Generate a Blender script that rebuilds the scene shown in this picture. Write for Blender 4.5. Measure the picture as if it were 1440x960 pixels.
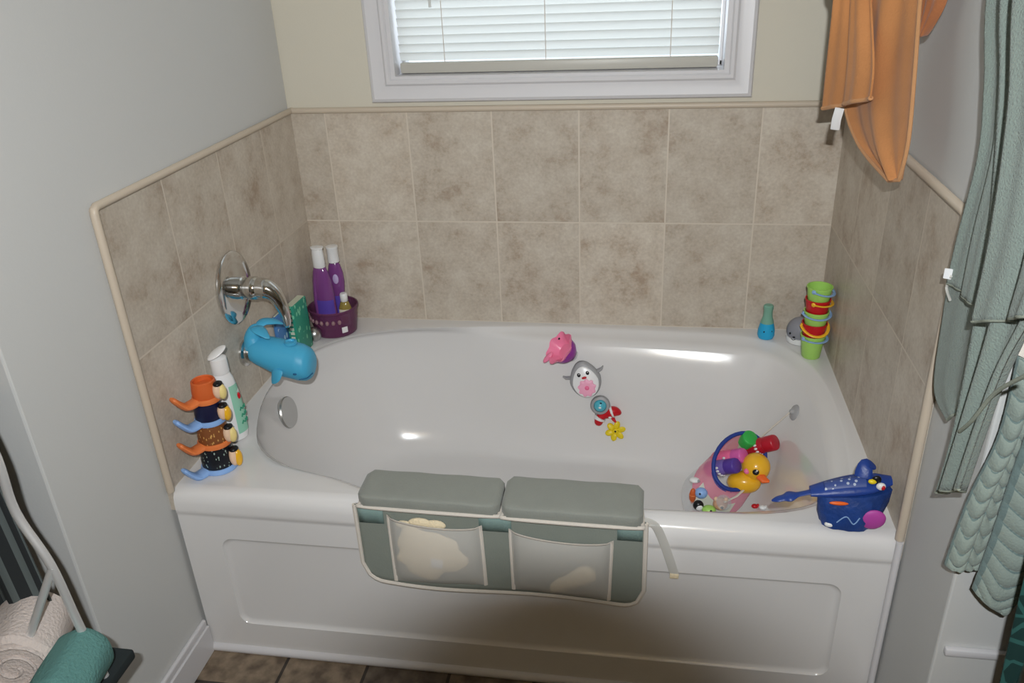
import bpy, bmesh, math, random
from mathutils import Vector, Matrix, Euler
from mathutils.bvhtree import BVHTree
random.seed(4)
for o in list(bpy.data.objects): bpy.data.objects.remove(o)
S = bpy.context.scene
COL = S.collection
PI = math.pi

# ------------------------------------------------------------------ camera
FPX = 1156.94
CAM = Vector((1.0284, -1.3461, 1.5451))
ROT = Euler((1.1136, 0.0426, 0.1579), 'XYZ')
cd = bpy.data.cameras.new('camera'); cam = bpy.data.objects.new('camera', cd); COL.objects.link(cam)
cd.sensor_width = 36; cd.lens = FPX * 36 / 1440; cd.clip_start = 0.02
cam.location = CAM; cam.rotation_euler = ROT
S.camera = cam
RM = ROT.to_matrix()
def ray(u, v): return RM @ Vector(((u - 720) / FPX, -(v - 480) / FPX, -1))
def at(u, v, ax, val):
    d = ray(u, v); i = 'xyz'.index(ax); return CAM + d * ((val - CAM[i]) / d[i])

# ------------------------------------------------------------------ view, world and lights
S.view_settings.view_transform = 'Standard'; S.view_settings.look = 'None'
S.view_settings.gamma = 1; S.view_settings.use_curve_mapping = False
S.view_settings.exposure = 0.0
wd = bpy.data.worlds.new('sky'); S.world = wd; wd.use_nodes = True
bg = wd.node_tree.nodes['Background']; bg.inputs[0].default_value = (0.72, 0.86, 1.0, 1); bg.inputs[1].default_value = 1.6
def area(name, loc, target, sx, sy, power, color):
    l = bpy.data.lights.new(name, 'AREA'); l.shape = 'RECTANGLE'; l.size = sx; l.size_y = sy; l.energy = power; l.color = color
    o = bpy.data.objects.new(name, l); COL.objects.link(o); o.location = loc
    o.rotation_euler = (Vector(target) - Vector(loc)).to_track_quat('-Z', 'Y').to_euler(); return o
area('daylight_outside_window', (0.77, 1.75, 1.75), (0.77, 0.94, 1.5), 1.5, 1.2, 13, (0.90, 0.96, 1.0))
FLASH = CAM + RM @ Vector((-0.009, 0.092, 0.150))                     # the photographer's pop-up flash, above and behind the lens front
area('camera_flash', FLASH, FLASH + RM @ Vector((0, 0.14, -1)), 0.03, 0.012, 19.3, (0.935, 0.975, 1.0)).data.spread = math.radians(140)
BULB = 22.0                                                           # emission of the vanity bulbs

# ------------------------------------------------------------------ dimensions
W, D, H, T, MID = 1.524, 0.936, 0.473, 0.646, 0.796
TOP = H + T
CEILZ = 2.44

# ------------------------------------------------------------------ materials
def srgb(r, g, b):
    f = lambda c: c / 12.92 if c <= 0.04045 else ((c + 0.055) / 1.055) ** 2.4
    return (f(r / 255), f(g / 255), f(b / 255), 1)
def mat(name, col, rough=0.5, metal=0, spec=0.5, bump=0, bscale=60, var=0, vscale=20, trans=0, coat=0, alpha=1, sheen=0, ior=1.45):
    m = bpy.data.materials.new(name); m.use_nodes = True
    nt = m.node_tree; N = nt.nodes; L = nt.links; b = N['Principled BSDF']
    c = srgb(*col) if max(col) > 1.01 else (*col, 1)
    b.inputs['Base Color'].default_value = c
    b.inputs['Roughness'].default_value = rough; b.inputs['Metallic'].default_value = metal
    b.inputs['Specular IOR Level'].default_value = spec; b.inputs['Transmission Weight'].default_value = trans
    b.inputs['Coat Weight'].default_value = coat; b.inputs['Coat Roughness'].default_value = 0.08
    b.inputs['Alpha'].default_value = alpha; b.inputs['IOR'].default_value = ior
    b.inputs['Sheen Weight'].default_value = sheen
    if bump or var:
        tc = N.new('ShaderNodeTexCoord')
        n1 = N.new('ShaderNodeTexNoise'); n1.inputs['Scale'].default_value = bscale; n1.inputs['Detail'].default_value = 4
        L.new(tc.outputs['Object'], n1.inputs['Vector'])
        if bump:
            bp = N.new('ShaderNodeBump'); bp.inputs['Strength'].default_value = bump; bp.inputs['Distance'].default_value = 0.003
            L.new(n1.outputs['Fac'], bp.inputs['Height']); L.new(bp.outputs['Normal'], b.inputs['Normal'])
        if var:
            n2 = N.new('ShaderNodeTexNoise'); n2.inputs['Scale'].default_value = vscale; n2.inputs['Detail'].default_value = 5
            L.new(tc.outputs['Object'], n2.inputs['Vector'])
            hs = N.new('ShaderNodeMixRGB'); hs.blend_type = 'MIX'
            hs.inputs[1].default_value = tuple(min(1, x * (1 - var)) for x in c[:3]) + (1,)
            hs.inputs[2].default_value = tuple(min(1, x * (1 + var)) for x in c[:3]) + (1,)
            L.new(n2.outputs['Fac'], hs.inputs[0]); L.new(hs.outputs[0], b.inputs['Base Color'])
    return m
def node(m, kind, **kw):
    n = m.node_tree.nodes.new(kind)
    for k, v in kw.items(): setattr(n, k, v)
    return n
def math_n(m, op, a, b=None):
    n = node(m, 'ShaderNodeMath', operation=op)
    for i, x in enumerate((a, b)):
        if x is None: continue
        if isinstance(x, (int, float)): n.inputs[i].default_value = x
        else: m.node_tree.links.new(x, n.inputs[i])
    return n.outputs[0]
def tile_mat(name, axis, offset, width):
    m = mat(name, (160, 147, 132), 0.42, spec=0.35)
    nt = m.node_tree; L = nt.links; b = nt.nodes['Principled BSDF']
    tc = node(m, 'ShaderNodeTexCoord'); sp = node(m, 'ShaderNodeSeparateXYZ'); L.new(tc.outputs['Object'], sp.inputs[0])
    u = math_n(m, 'DIVIDE', math_n(m, 'SUBTRACT', sp.outputs[axis], offset), width)
    v = math_n(m, 'DIVIDE', math_n(m, 'SUBTRACT', sp.outputs[2], MID), 0.323)
    def grout(x, w):
        d = math_n(m, 'ABSOLUTE', math_n(m, 'SUBTRACT', math_n(m, 'FRACT', math_n(m, 'ADD', x, 0.5)), 0.5))
        return math_n(m, 'LESS_THAN', d, w)
    g = math_n(m, 'MAXIMUM', grout(u, 0.0021 / width), grout(v, 0.0021 / 0.323))
    cb = node(m, 'ShaderNodeCombineXYZ')
    L.new(math_n(m, 'FLOOR', u), cb.inputs[0]); L.new(math_n(m, 'FLOOR', v), cb.inputs[1]); cb.inputs[2].default_value = offset * 7
    wn = node(m, 'ShaderNodeTexWhiteNoise'); L.new(cb.outputs[0], wn.inputs['Vector'])
    add = node(m, 'ShaderNodeVectorMath', operation='ADD'); sc = node(m, 'ShaderNodeVectorMath', operation='SCALE'); sc.inputs['Scale'].default_value = 9
    L.new(wn.outputs['Color'], sc.inputs[0]); L.new(sc.outputs[0], add.inputs[0]); L.new(tc.outputs['Object'], add.inputs[1])
    n1 = node(m, 'ShaderNodeTexNoise'); n1.inputs['Scale'].default_value = 9; n1.inputs['Detail'].default_value = 8; n1.inputs['Roughness'].default_value = 0.72
    L.new(add.outputs[0], n1.inputs['Vector'])
    r1 = node(m, 'ShaderNodeValToRGB'); e = r1.color_ramp.elements
    e[0].position = 0.33; e[0].color = srgb(166, 148, 130); e[1].position = 0.62; e[1].color = srgb(200, 190, 176)
    k = r1.color_ramp.elements.new(0.46); k.color = srgb(188, 176, 161)
    L.new(n1.outputs['Fac'], r1.inputs[0])
    n2 = node(m, 'ShaderNodeTexNoise'); n2.inputs['Scale'].default_value = 130; n2.inputs['Detail'].default_value = 3
    L.new(tc.outputs['Object'], n2.inputs['Vector'])
    mx = node(m, 'ShaderNodeMixRGB', blend_type='OVERLAY'); mx.inputs[0].default_value = 0.2
    L.new(r1.outputs[0], mx.inputs[1]); L.new(n2.outputs['Fac'], mx.inputs[2])
    tone = node(m, 'ShaderNodeHueSaturation'); L.new(mx.outputs[0], tone.inputs['Color'])
    L.new(math_n(m, 'ADD', math_n(m, 'MULTIPLY', wn.outputs['Value'], 0.14), 0.93), tone.inputs['Value'])
    fin = node(m, 'ShaderNodeMixRGB'); L.new(g, fin.inputs[0]); L.new(tone.outputs[0], fin.inputs[1]); fin.inputs[2].default_value = srgb(206, 195, 180)
    L.new(fin.outputs[0], b.inputs['Base Color'])
    bp = node(m, 'ShaderNodeBump'); bp.inputs['Strength'].default_value = 0.5; bp.inputs['Distance'].default_value = 0.002
    L.new(math_n(m, 'SUBTRACT', math_n(m, 'MULTIPLY', n1.outputs['Fac'], 0.4), g), bp.inputs['Height']); L.new(bp.outputs[0], b.inputs['Normal'])
    return m
def thin(name, col, opacity, rough=0.3):                              # sheer plastic or net: partly transparent
    m = mat(name, col, rough); nt = m.node_tree; b = nt.nodes['Principled BSDF']; out = nt.nodes['Material Output']
    t = node(m, 'ShaderNodeBsdfTransparent'); mx = node(m, 'ShaderNodeMixShader'); mx.inputs[0].default_value = opacity
    nt.links.new(t.outputs[0], mx.inputs[1]); nt.links.new(b.outputs[0], mx.inputs[2]); nt.links.new(mx.outputs[0], out.inputs[0])
    return m
def speckle(name, base, dot, scale, thr):
    m = mat(name, base, 0.45); nt = m.node_tree; b = nt.nodes['Principled BSDF']
    tc = node(m, 'ShaderNodeTexCoord'); v = node(m, 'ShaderNodeTexVoronoi'); v.inputs['Scale'].default_value = scale
    mp = node(m, 'ShaderNodeMapping'); mp.inputs['Rotation'].default_value = (0.3, 0.6, 0.4); mp.inputs['Scale'].default_value = (1.0, 1.0, 0.55)
    nt.links.new(tc.outputs['Object'], mp.inputs[0]); nt.links.new(mp.outputs[0], v.inputs['Vector'])
    mx = node(m, 'ShaderNodeMixRGB'); mx.inputs[1].default_value = srgb(*base); mx.inputs[2].default_value = srgb(*dot)
    nt.links.new(math_n(m, 'LESS_THAN', v.outputs['Distance'], thr), mx.inputs[0]); nt.links.new(mx.outputs[0], b.inputs['Base Color'])
    return m
M = dict(
    paint=mat('wall_paint', (208, 202, 187), 0.85, spec=0.2, bump=0.08, bscale=180),
    paint_left=mat('wall_paint_light_tinted', (204, 204, 202), 0.85, spec=0.2, bump=0.08, bscale=180),  # same paint as the back wall, its different lighting tinted into the colour
    ceiling=mat('ceiling_paint', (222, 220, 214), 0.9, spec=0.1),
    trimw=mat('white_gloss_paint', (212, 210, 212), 0.35),
    tub=mat('white_acrylic', (221, 219, 218), 0.16, spec=0.5, coat=0.3),
    edge=mat('cream_edge_tile', (196, 182, 164), 0.4),
    chrome=mat('chrome', (0.66, 0.66, 0.65), 0.1, metal=1),
    steel=mat('pale_steel', (0.80, 0.80, 0.80), 0.42, metal=0.6),
    satin=mat('brushed_nickel', (0.55, 0.55, 0.54), 0.3, metal=1),
    whale=mat('blue_rubber', (74, 172, 212), 0.42, spec=0.4),
    whale_dark=mat('blue_rubber_dark', (30, 96, 140), 0.5),
    black=mat('black_plastic', (14, 14, 18), 0.35),
    white=mat('white_plastic', (232, 232, 232), 0.3),
    offwhite=mat('off_white_cloth', (214, 206, 196), 0.9, bump=0.3, bscale=300),
    greyfab=mat('grey_green_fabric', (138, 141, 134), 0.92, bump=0.25, bscale=260, var=0.06, vscale=30, sheen=0.2),
    greydark=mat('grey_green_backing', (132, 138, 130), 0.95, bump=0.2, bscale=260, var=0.05, vscale=30),
    teal_band=mat('teal_ribbon', (126, 150, 146), 0.85, bump=0.3, bscale=400),
    cream=mat('cream_terry', (232, 216, 184), 0.95, bump=0.6, bscale=220),
    net=thin('white_net', (226, 222, 216), 0.54, 0.8),
    clear=thin('clear_plastic', (214, 218, 222), 0.22, 0.12),
    strap=thin('milky_plastic', (222, 220, 214), 0.6, 0.25),
    orange_cloth=mat('apricot_fleece', (190, 130, 80), 0.95, bump=0.3, bscale=240, var=0.16, vscale=14, sheen=0.12),
    orange_hem=mat('apricot_hem', (190, 140, 96), 0.95, bump=0.3, bscale=300, sheen=0.1),
    sage=mat('sage_terry', (130, 143, 135), 0.96, bump=0.9, bscale=330, var=0.10, vscale=160, sheen=0.25),
    hem=mat('sage_hem', (150, 156, 142), 0.9, bump=0.3, bscale=300),
    purple_clear=mat('purple_clear_plastic', (122, 66, 130), 0.15, spec=0.6, coat=0.3),
    basket=thin('plum_clear_plastic', (112, 58, 96), 0.66, 0.15),
    plum_l=mat('pale_plum', (150, 116, 122), 0.4),
    violet=mat('violet_label', (92, 70, 170), 0.5),
    lilac=mat('lilac_label', (190, 170, 214), 0.5),
    yellow=mat('yellow_plastic', (238, 180, 36), 0.3, coat=0.3),
    oil=mat('oil_yellow', (198, 176, 96), 0.12, trans=0.5),
    paper=mat('paper_label', (226, 220, 200), 0.7),
    gold=mat('golden_label', (214, 170, 40), 0.6),
    green_book=speckle('green_cover', (40, 140, 116), (120, 196, 160), 70, 0.28),
    blue_book=speckle('blue_cover', (70, 120, 178), (170, 196, 220), 60, 0.3),
    page=mat('page_edges', (204, 208, 186), 0.8),
    orange=mat('orange_plastic', (206, 98, 46), 0.45),
    orange_l=mat('light_orange_plastic', (226, 124, 66), 0.45),
    lblue=mat('light_blue_plastic', (140, 178, 232), 0.4),
    navy=mat('navy_plastic', (22, 24, 56), 0.4),
    brown_dots=speckle('brown_speckled', (128, 76, 40), (206, 160, 92), 170, 0.26),
    black_dots=speckle('black_speckled', (16, 18, 26), (150, 170, 160), 150, 0.24),
    cream_p=mat('pale_yellow_plastic', (236, 214, 140), 0.45),
    skin=mat('blush_plastic', (232, 196, 166), 0.45),
    green_label=mat('mint_label', (150, 206, 182), 0.5),
    green_txt=mat('green_print', (40, 140, 110), 0.5),
    red=mat('red_plastic', (196, 22, 34), 0.35),
    lime=mat('lime_plastic', (166, 214, 104), 0.35),
    buck_y=mat('amber_plastic', (244, 186, 46), 0.35),
    buck_b=mat('powder_blue_plastic', (142, 176, 220), 0.35),
    sea=mat('sea_green_rubber', (122, 170, 150), 0.45),
    cyan=mat('cyan_rubber', (36, 164, 214), 0.4),
    grey_toy=mat('grey_rubber', (140, 140, 148), 0.5),
    grey_toy_l=mat('grey_plastic', (158, 158, 160), 0.45),
    pink=mat('pink_plastic', (244, 134, 170), 0.3),
    magenta=mat('purple_plastic', (146, 48, 150), 0.3),
    pink_l=mat('pale_pink_plastic', (240, 168, 196), 0.4),
    yflower=mat('lemon_plastic', (232, 206, 30), 0.4),
    aqua=mat('aqua_plastic', (84, 180, 200), 0.25),
    greencap=mat('green_plastic', (56, 176, 80), 0.35),
    redcap=mat('crimson_plastic', (178, 22, 44), 0.35),
    pinkcap=mat('orchid_plastic', (212, 96, 168), 0.35),
    purplecap=mat('indigo_plastic', (84, 58, 152), 0.35),
    hotpink=mat('hot_pink_plastic', (238, 112, 156), 0.4),
    beak=mat('bright_orange_plastic', (240, 106, 40), 0.4),
    blue_pipe=mat('royal_blue_trim', (34, 58, 140), 0.6),
    pouch=mat('royal_blue_net', (30, 62, 128), 0.5, bump=1.0, bscale=70, var=0.5, vscale=38),
    pouch_l=mat('blue_nylon', (32, 62, 138), 0.4, bump=0.6, bscale=45, var=0.25, vscale=30),
    pouch_dots=speckle('spotted_blue_nylon', (58, 78, 140), (176, 186, 206), 110, 0.3),
    magpink=mat('magenta_rubber', (180, 70, 160), 0.5),
    dark=mat('dark_fabric', (34, 42, 44), 0.9),
    ivory=mat('ivory_terry', (206, 194, 188), 0.95, bump=0.9, bscale=200),
    teal_t=mat('teal_terry', (92, 138, 134), 0.95, bump=0.9, bscale=200),
    slat=None,
)
def build_slat():
    m = bpy.data.materials.new('translucent_vinyl'); m.use_nodes = True; nt = m.node_tree; nt.nodes.clear()
    o = node(m, 'ShaderNodeOutputMaterial'); d = node(m, 'ShaderNodeBsdfDiffuse'); t = node(m, 'ShaderNodeBsdfTranslucent'); x = node(m, 'ShaderNodeMixShader')
    d.inputs[0].default_value = srgb(206, 205, 198); t.inputs[0].default_value = (0.66, 0.66, 0.63, 1); x.inputs[0].default_value = 0.5
    nt.links.new(d.outputs[0], x.inputs[1]); nt.links.new(t.outputs[0], x.inputs[2]); nt.links.new(x.outputs[0], o.inputs[0]); return m
M['slat'] = build_slat()
def build_glass():
    m = bpy.data.materials.new('window_glass'); m.use_nodes = True; nt = m.node_tree; nt.nodes.clear()
    o = node(m, 'ShaderNodeOutputMaterial'); d = node(m, 'ShaderNodeBsdfGlossy'); t = node(m, 'ShaderNodeBsdfTransparent'); x = node(m, 'ShaderNodeMixShader')
    d.inputs['Roughness'].default_value = 0.02; x.inputs[0].default_value = 0.06
    nt.links.new(t.outputs[0], x.inputs[1]); nt.links.new(d.outputs[0], x.inputs[2]); nt.links.new(x.outputs[0], o.inputs[0]); return m
M['glass'] = build_glass()
def emis(name, c, s):
    m = bpy.data.materials.new(name); m.use_nodes = True; nt = m.node_tree; nt.nodes.clear()
    o = node(m, 'ShaderNodeOutputMaterial'); e = node(m, 'ShaderNodeEmission'); e.inputs[0].default_value = (*c, 1); e.inputs[1].default_value = s
    nt.links.new(e.outputs[0], o.inputs[0]); return m
def floor_mat():
    m = mat('slate_vinyl', (90, 80, 70), 0.45); nt = m.node_tree; L = nt.links; b = nt.nodes['Principled BSDF']
    tc = node(m, 'ShaderNodeTexCoord'); br = node(m, 'ShaderNodeTexBrick'); br.offset = 0.5
    br.inputs['Scale'].default_value = 1; br.inputs['Brick Width'].default_value = 0.2; br.inputs['Row Height'].default_value = 0.1; br.inputs['Mortar Size'].default_value = 0.004
    br.inputs['Color1'].default_value = srgb(122, 108, 92); br.inputs['Color2'].default_value = srgb(84, 76, 70); br.inputs['Mortar'].default_value = srgb(52, 46, 42)
    L.new(tc.outputs['Object'], br.inputs['Vector'])
    n = node(m, 'ShaderNodeTexNoise'); n.inputs['Scale'].default_value = 26; n.inputs['Detail'].default_value = 6; L.new(tc.outputs['Object'], n.inputs['Vector'])
    r = node(m, 'ShaderNodeValToRGB'); r.color_ramp.elements[0].position = 0.35; r.color_ramp.elements[0].color = (0.25, 0.22, 0.2, 1); r.color_ramp.elements[1].position = 0.65; r.color_ramp.elements[1].color = (0.8, 0.78, 0.74, 1)
    L.new(n.outputs['Fac'], r.inputs[0]); x = node(m, 'ShaderNodeMixRGB', blend_type='OVERLAY'); x.inputs[0].default_value = 0.8
    L.new(br.outputs['Color'], x.inputs[1]); L.new(r.outputs[0], x.inputs[2]); L.new(x.outputs[0], b.inputs['Base Color']); return m
M['floor'] = floor_mat()
def scallop_mat():
    m = mat('sage_chenille', (150, 164, 158), 0.95, bump=0.5, bscale=260, sheen=0.2); nt = m.node_tree; L = nt.links; b = nt.nodes['Principled BSDF']
    uv = node(m, 'ShaderNodeUVMap'); sp = node(m, 'ShaderNodeSeparateXYZ'); L.new(uv.outputs[0], sp.inputs[0])
    d = math_n(m, 'FRACT', sp.outputs[1]); e = math_n(m, 'FRACT', sp.outputs[0])
    lines = math_n(m, 'MAXIMUM', math_n(m, 'LESS_THAN', d, 0.12), math_n(m, 'LESS_THAN', e, 0.07))
    x = node(m, 'ShaderNodeMixRGB'); L.new(lines, x.inputs[0]); x.inputs[1].default_value = srgb(142, 154, 146); x.inputs[2].default_value = srgb(108, 126, 124)
    L.new(x.outputs[0], b.inputs['Base Color']); return m
M['scallop'] = scallop_mat()
def curtain_mat():
    m = mat('dark_green_print', (16, 50, 48), 0.8); nt = m.node_tree; L = nt.links; b = nt.nodes['Principled BSDF']
    tc = node(m, 'ShaderNodeTexCoord'); v = node(m, 'ShaderNodeTexVoronoi', feature='DISTANCE_TO_EDGE'); v.inputs['Scale'].default_value = 26
    L.new(tc.outputs['Object'], v.inputs['Vector']); x = node(m, 'ShaderNodeMixRGB'); L.new(math_n(m, 'LESS_THAN', v.outputs['Distance'], 0.07), x.inputs[0])
    x.inputs[1].default_value = srgb(18, 52, 50); x.inputs[2].default_value = srgb(44, 92, 88); L.new(x.outputs[0], b.inputs['Base Color']); return m
M['curtain'] = curtain_mat()
def stripe_mat():
    m = mat('dark_striped_canvas', (38, 44, 46), 0.9); nt = m.node_tree; L = nt.links; b = nt.nodes['Principled BSDF']
    uv = node(m, 'ShaderNodeUVMap'); sp = node(m, 'ShaderNodeSeparateXYZ'); L.new(uv.outputs[0], sp.inputs[0])
    x = node(m, 'ShaderNodeMixRGB'); L.new(math_n(m, 'LESS_THAN', math_n(m, 'FRACT', sp.outputs[0]), 0.4), x.inputs[0])
    x.inputs[1].default_value = srgb(34, 38, 40); x.inputs[2].default_value = srgb(84, 92, 92); L.new(x.outputs[0], b.inputs['Base Color']); return m
M['stripes'] = stripe_mat()

# ------------------------------------------------------------------ mesh helpers
class B:
    """gathers shapes; link() makes them ONE mesh object"""
    def __init__(s): s.v = []; s.f = []; s.uv = []
    def add(s, vs, fs, mx=None, uvs=None):
        k = len(s.v); s.v += [tuple(mx @ Vector(p)) if mx else tuple(p) for p in vs]
        for f in fs:
            s.f.append([i + k for i in f]); s.uv.append([uvs[i] for i in f] if uvs else None)
        return s
    def box(s, a, b, bev=0.0, seg=2, mx=None):
        bm = bmesh.new(); bmesh.ops.create_cube(bm, size=1)
        c = [(a[i] + b[i]) / 2 for i in range(3)]; d = [abs(b[i] - a[i]) for i in range(3)]
        for v in bm.verts: v.co = Vector((v.co.x * d[0] + c[0], v.co.y * d[1] + c[1], v.co.z * d[2] + c[2]))
        if bev: bmesh.ops.bevel(bm, geom=list(bm.edges), offset=bev, segments=seg, profile=0.5, affect='EDGES')
        bm.verts.index_update(); s.add([v.co.copy() for v in bm.verts], [[v.index for v in f.verts] for f in bm.faces], mx); bm.free(); return s
    def loft(s, loops, caps=(True, True), mx=None, closed=True, uvf=None):
        n = len(loops[0]); vs = [p for l in loops for p in l]; fs = []
        for i in range(len(loops) - 1):
            for j in range(n if closed else n - 1):
                a, b = i * n + j, i * n + (j + 1) % n; fs.append([a, b, b + n, a + n])
        if caps[0] and closed: fs.append(list(range(n))[::-1])
        if caps[1] and closed: fs.append([(len(loops) - 1) * n + j for j in range(n)])
        return s.add(vs, fs, mx, uvf)
    def lathe(s, prof, n=28, mx=None, sy=1.0, caps=(True, True)):
        return s.loft([[(r * math.cos(2 * PI * j / n), r * sy * math.sin(2 * PI * j / n), z) for j in range(n)] for r, z in prof], caps, mx)
    def tube(s, pts, r, n=10, flat=1.0, mx=None, up=None):
        pts = [Vector(p) for p in pts]; loops = []; nrm = None
        for i, p in enumerate(pts):
            t = (pts[min(i + 1, len(pts) - 1)] - pts[max(i - 1, 0)]).normalized()
            if nrm is None:
                nrm = Vector(up) if up else (Vector((0, 0, 1)) if abs(t.z) < 0.9 else Vector((1, 0, 0)))
            nrm = (nrm - t * nrm.dot(t)).normalized(); bn = t.cross(nrm)
            rr = r[i] if isinstance(r, (list, tuple)) else r
            loops.append([p + nrm * (math.cos(2 * PI * j / n) * rr * flat) + bn * (math.sin(2 * PI * j / n) * rr) for j in range(n)])
        return s.loft(loops, (True, True), mx)
    def ball(s, c, r, n=20, rings=12, mx=None, rot=None):
        if not isinstance(r, (tuple, list)): r = (r, r, r)
        R = rot.to_matrix() if rot else Matrix.Identity(3); loops = []
        for i in range(1, rings):
            a = PI * i / rings - PI / 2
            loops.append([R @ Vector((r[0] * math.cos(a) * math.cos(2 * PI * j / n), r[1] * math.cos(a) * math.sin(2 * PI * j / n), r[2] * math.sin(a))) + Vector(c) for j in range(n)])
        k = len(s.v); s.loft(loops, (False, False), mx)
        lo = R @ Vector((0, 0, -r[2])) + Vector(c); hi = R @ Vector((0, 0, r[2])) + Vector(c)
        if mx: lo = mx @ lo; hi = mx @ hi
        i0 = len(s.v); s.v += [tuple(lo), tuple(hi)]
        for j in range(n):
            s.f.append([i0, k + (j + 1) % n, k + j]); s.uv.append(None)
            q = k + (rings - 2) * n; s.f.append([i0 + 1, q + j, q + (j + 1) % n]); s.uv.append(None)
        return s
    def grid(s, P, uv=None, mx=None):
        nr, nc = len(P), len(P[0]); vs = [p for r in P for p in r]
        return s.add(vs, [[i * nc + j, i * nc + j + 1, (i + 1) * nc + j + 1, (i + 1) * nc + j] for i in range(nr - 1) for j in range(nc - 1)], mx, uv)
    def link(s, name, m, parent=None, smooth=True, solid=0, sub=0, angle=40):
        me = bpy.data.meshes.new(name); me.from_pydata([tuple(p) for p in s.v], [], s.f); 
        if any(u for u in s.uv):
            l = me.uv_layers.new(name='UVMap'); i = 0
            for f, u in zip(me.polygons, s.uv):
                for k in range(f.loop_total):
                    if u: l.data[f.loop_start + k].uv = u[k]
        bm = bmesh.new(); bm.from_mesh(me); bmesh.ops.recalc_face_normals(bm, faces=bm.faces); bm.to_mesh(me); bm.free()
        me.materials.append(m)
        if smooth:
            for f in me.polygons: f.use_smooth = True
            try: me.set_sharp_from_angle(angle=math.radians(angle))
            except Exception: pass
        o = bpy.data.objects.new(name, me); COL.objects.link(o)
        if parent: o.parent = parent
        if sub: q = o.modifiers.new('sub', 'SUBSURF'); q.levels = q.render_levels = sub
        if solid: q = o.modifiers.new('thick', 'SOLIDIFY'); q.thickness = solid; q.offset = 0
        return o
def tag(o, label, cat, group=None):
    o['label'] = label; o['category'] = cat
    if group: o['group'] = group
    return o
def thing(name, label, cat, loc=(0, 0, 0), rot=(0, 0, 0), group=None):
    o = bpy.data.objects.new(name, None); COL.objects.link(o); o.location = loc; o.rotation_euler = rot; o.empty_display_size = 0.05
    return tag(o, label, cat, group)
def struct(o): o['kind'] = 'structure'; return o
def lab(o, t): o['label'] = t; return o
def frame(p, z, x=None):                                              # matrix at p whose local Z is z
    z = Vector(z).normalized(); x = Vector(x) if x else (Vector((1, 0, 0)) if abs(z.x) < 0.9 else Vector((0, 1, 0)))
    x = (x - z * x.dot(z)).normalized(); y = z.cross(x)
    m = Matrix((x, y, z)).transposed().to_4x4(); m.translation = Vector(p); return m
def spline(ps, n=12, closed=False):
    ps = [Vector(p) for p in ps]; N = len(ps); out = []
    for i in range(N if closed else N - 1):
        g = (lambda k: ps[k % N]) if closed else (lambda k: ps[max(0, min(N - 1, k))])
        a, b, c, d = g(i - 1), g(i), g(i + 1), g(i + 2)
        for j in range(n):
            t = j / n; out.append(0.5 * ((2 * b) + (c - a) * t + (2 * a - 5 * b + 4 * c - d) * t * t + (3 * b - a - 3 * c + d) * t ** 3))
    if not closed: out.append(ps[-1])
    return out
def place(o, m): o.matrix_world = m; return o

# ================================================================== THE ROOM
XL, XR, YF = -1.25, 2.75, -2.4
struct(B().box((XL, YF, -0.06), (XR, D + 0.2, 0)).link('floor', M['floor'], smooth=False))
struct(B().box((XL, YF, CEILZ), (XR, D + 0.2, CEILZ + 0.06)).link('ceiling', M['ceiling'], smooth=False))
WY = D + 0.009
OX0, OX1, OZ0, OZ1 = 0.312, 1.22, 1.205, 1.82
wb = B().box((XL, WY, 0), (OX0, WY + .13, CEILZ)).box((OX1, WY, 0), (XR, WY + .13, CEILZ)).box((OX0, WY, 0), (OX1, WY + .13, OZ0)).box((OX0, WY, OZ1), (OX1, WY + .13, CEILZ))
wall_back = struct(wb.link('wall_back', M['paint'], smooth=False))
wall_left = struct(B().box((-.125, -.30, 0), (-.009, WY, CEILZ), 0.004).link('wall_left', M['paint_left'], smooth=False))
wall_right = struct(B().box((W + .009, -.228, 0), (W + .125, WY, CEILZ), 0.004).link('wall_right', M['paint_left'], smooth=False))
struct(B().box((XL - .1, YF, 0), (XL, WY, CEILZ)).link('wall_west', M['paint_left'], smooth=False))
struct(B().box((XR, YF, 0), (XR + .1, WY, CEILZ)).link('wall_east', M['paint'], smooth=False))
struct(B().box((XL, YF - .1, 0), (XR, YF, CEILZ)).link('wall_front', M['paint'], smooth=False))
# tile cladding and its edge strips belong to the walls
B().box((-.0, D, H - .05), (W, WY, TOP)).link('tile_cladding', tile_mat('tile_back', 0, .102, .2428), wall_back, smooth=False)
B().box((-.009, 0.0, H - .05), (0, WY, TOP)).link('tile_cladding', tile_mat('tile_left', 1, .235, .2475), wall_left, smooth=False)
B().box((W, 0.0, H - .05), (W + .009, WY, TOP)).link('tile_cladding', tile_mat('tile_right', 1, .19, .2475), wall_right, smooth=False)
def strip(pts, wall, r=0.0085): B().tube(pts, r, 12).link('tile_edge_trim', M['edge'], wall)
strip([(0, D - .001, TOP + .004), (W, D - .001, TOP + .004)], wall_back)
strip([(0.001, WY, TOP + .004), (0.001, .008, TOP + .004), (0.001, 0.002, TOP), (.001, .0, TOP - .008), (.001, 0, H + .002)], wall_left)
strip([(W - .001, WY, TOP + .004), (W - .001, .008, TOP + .004), (W - .001, 0.002, TOP), (W - .001, 0, TOP - .008), (W - .001, 0, H + .002)], wall_right)
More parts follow.
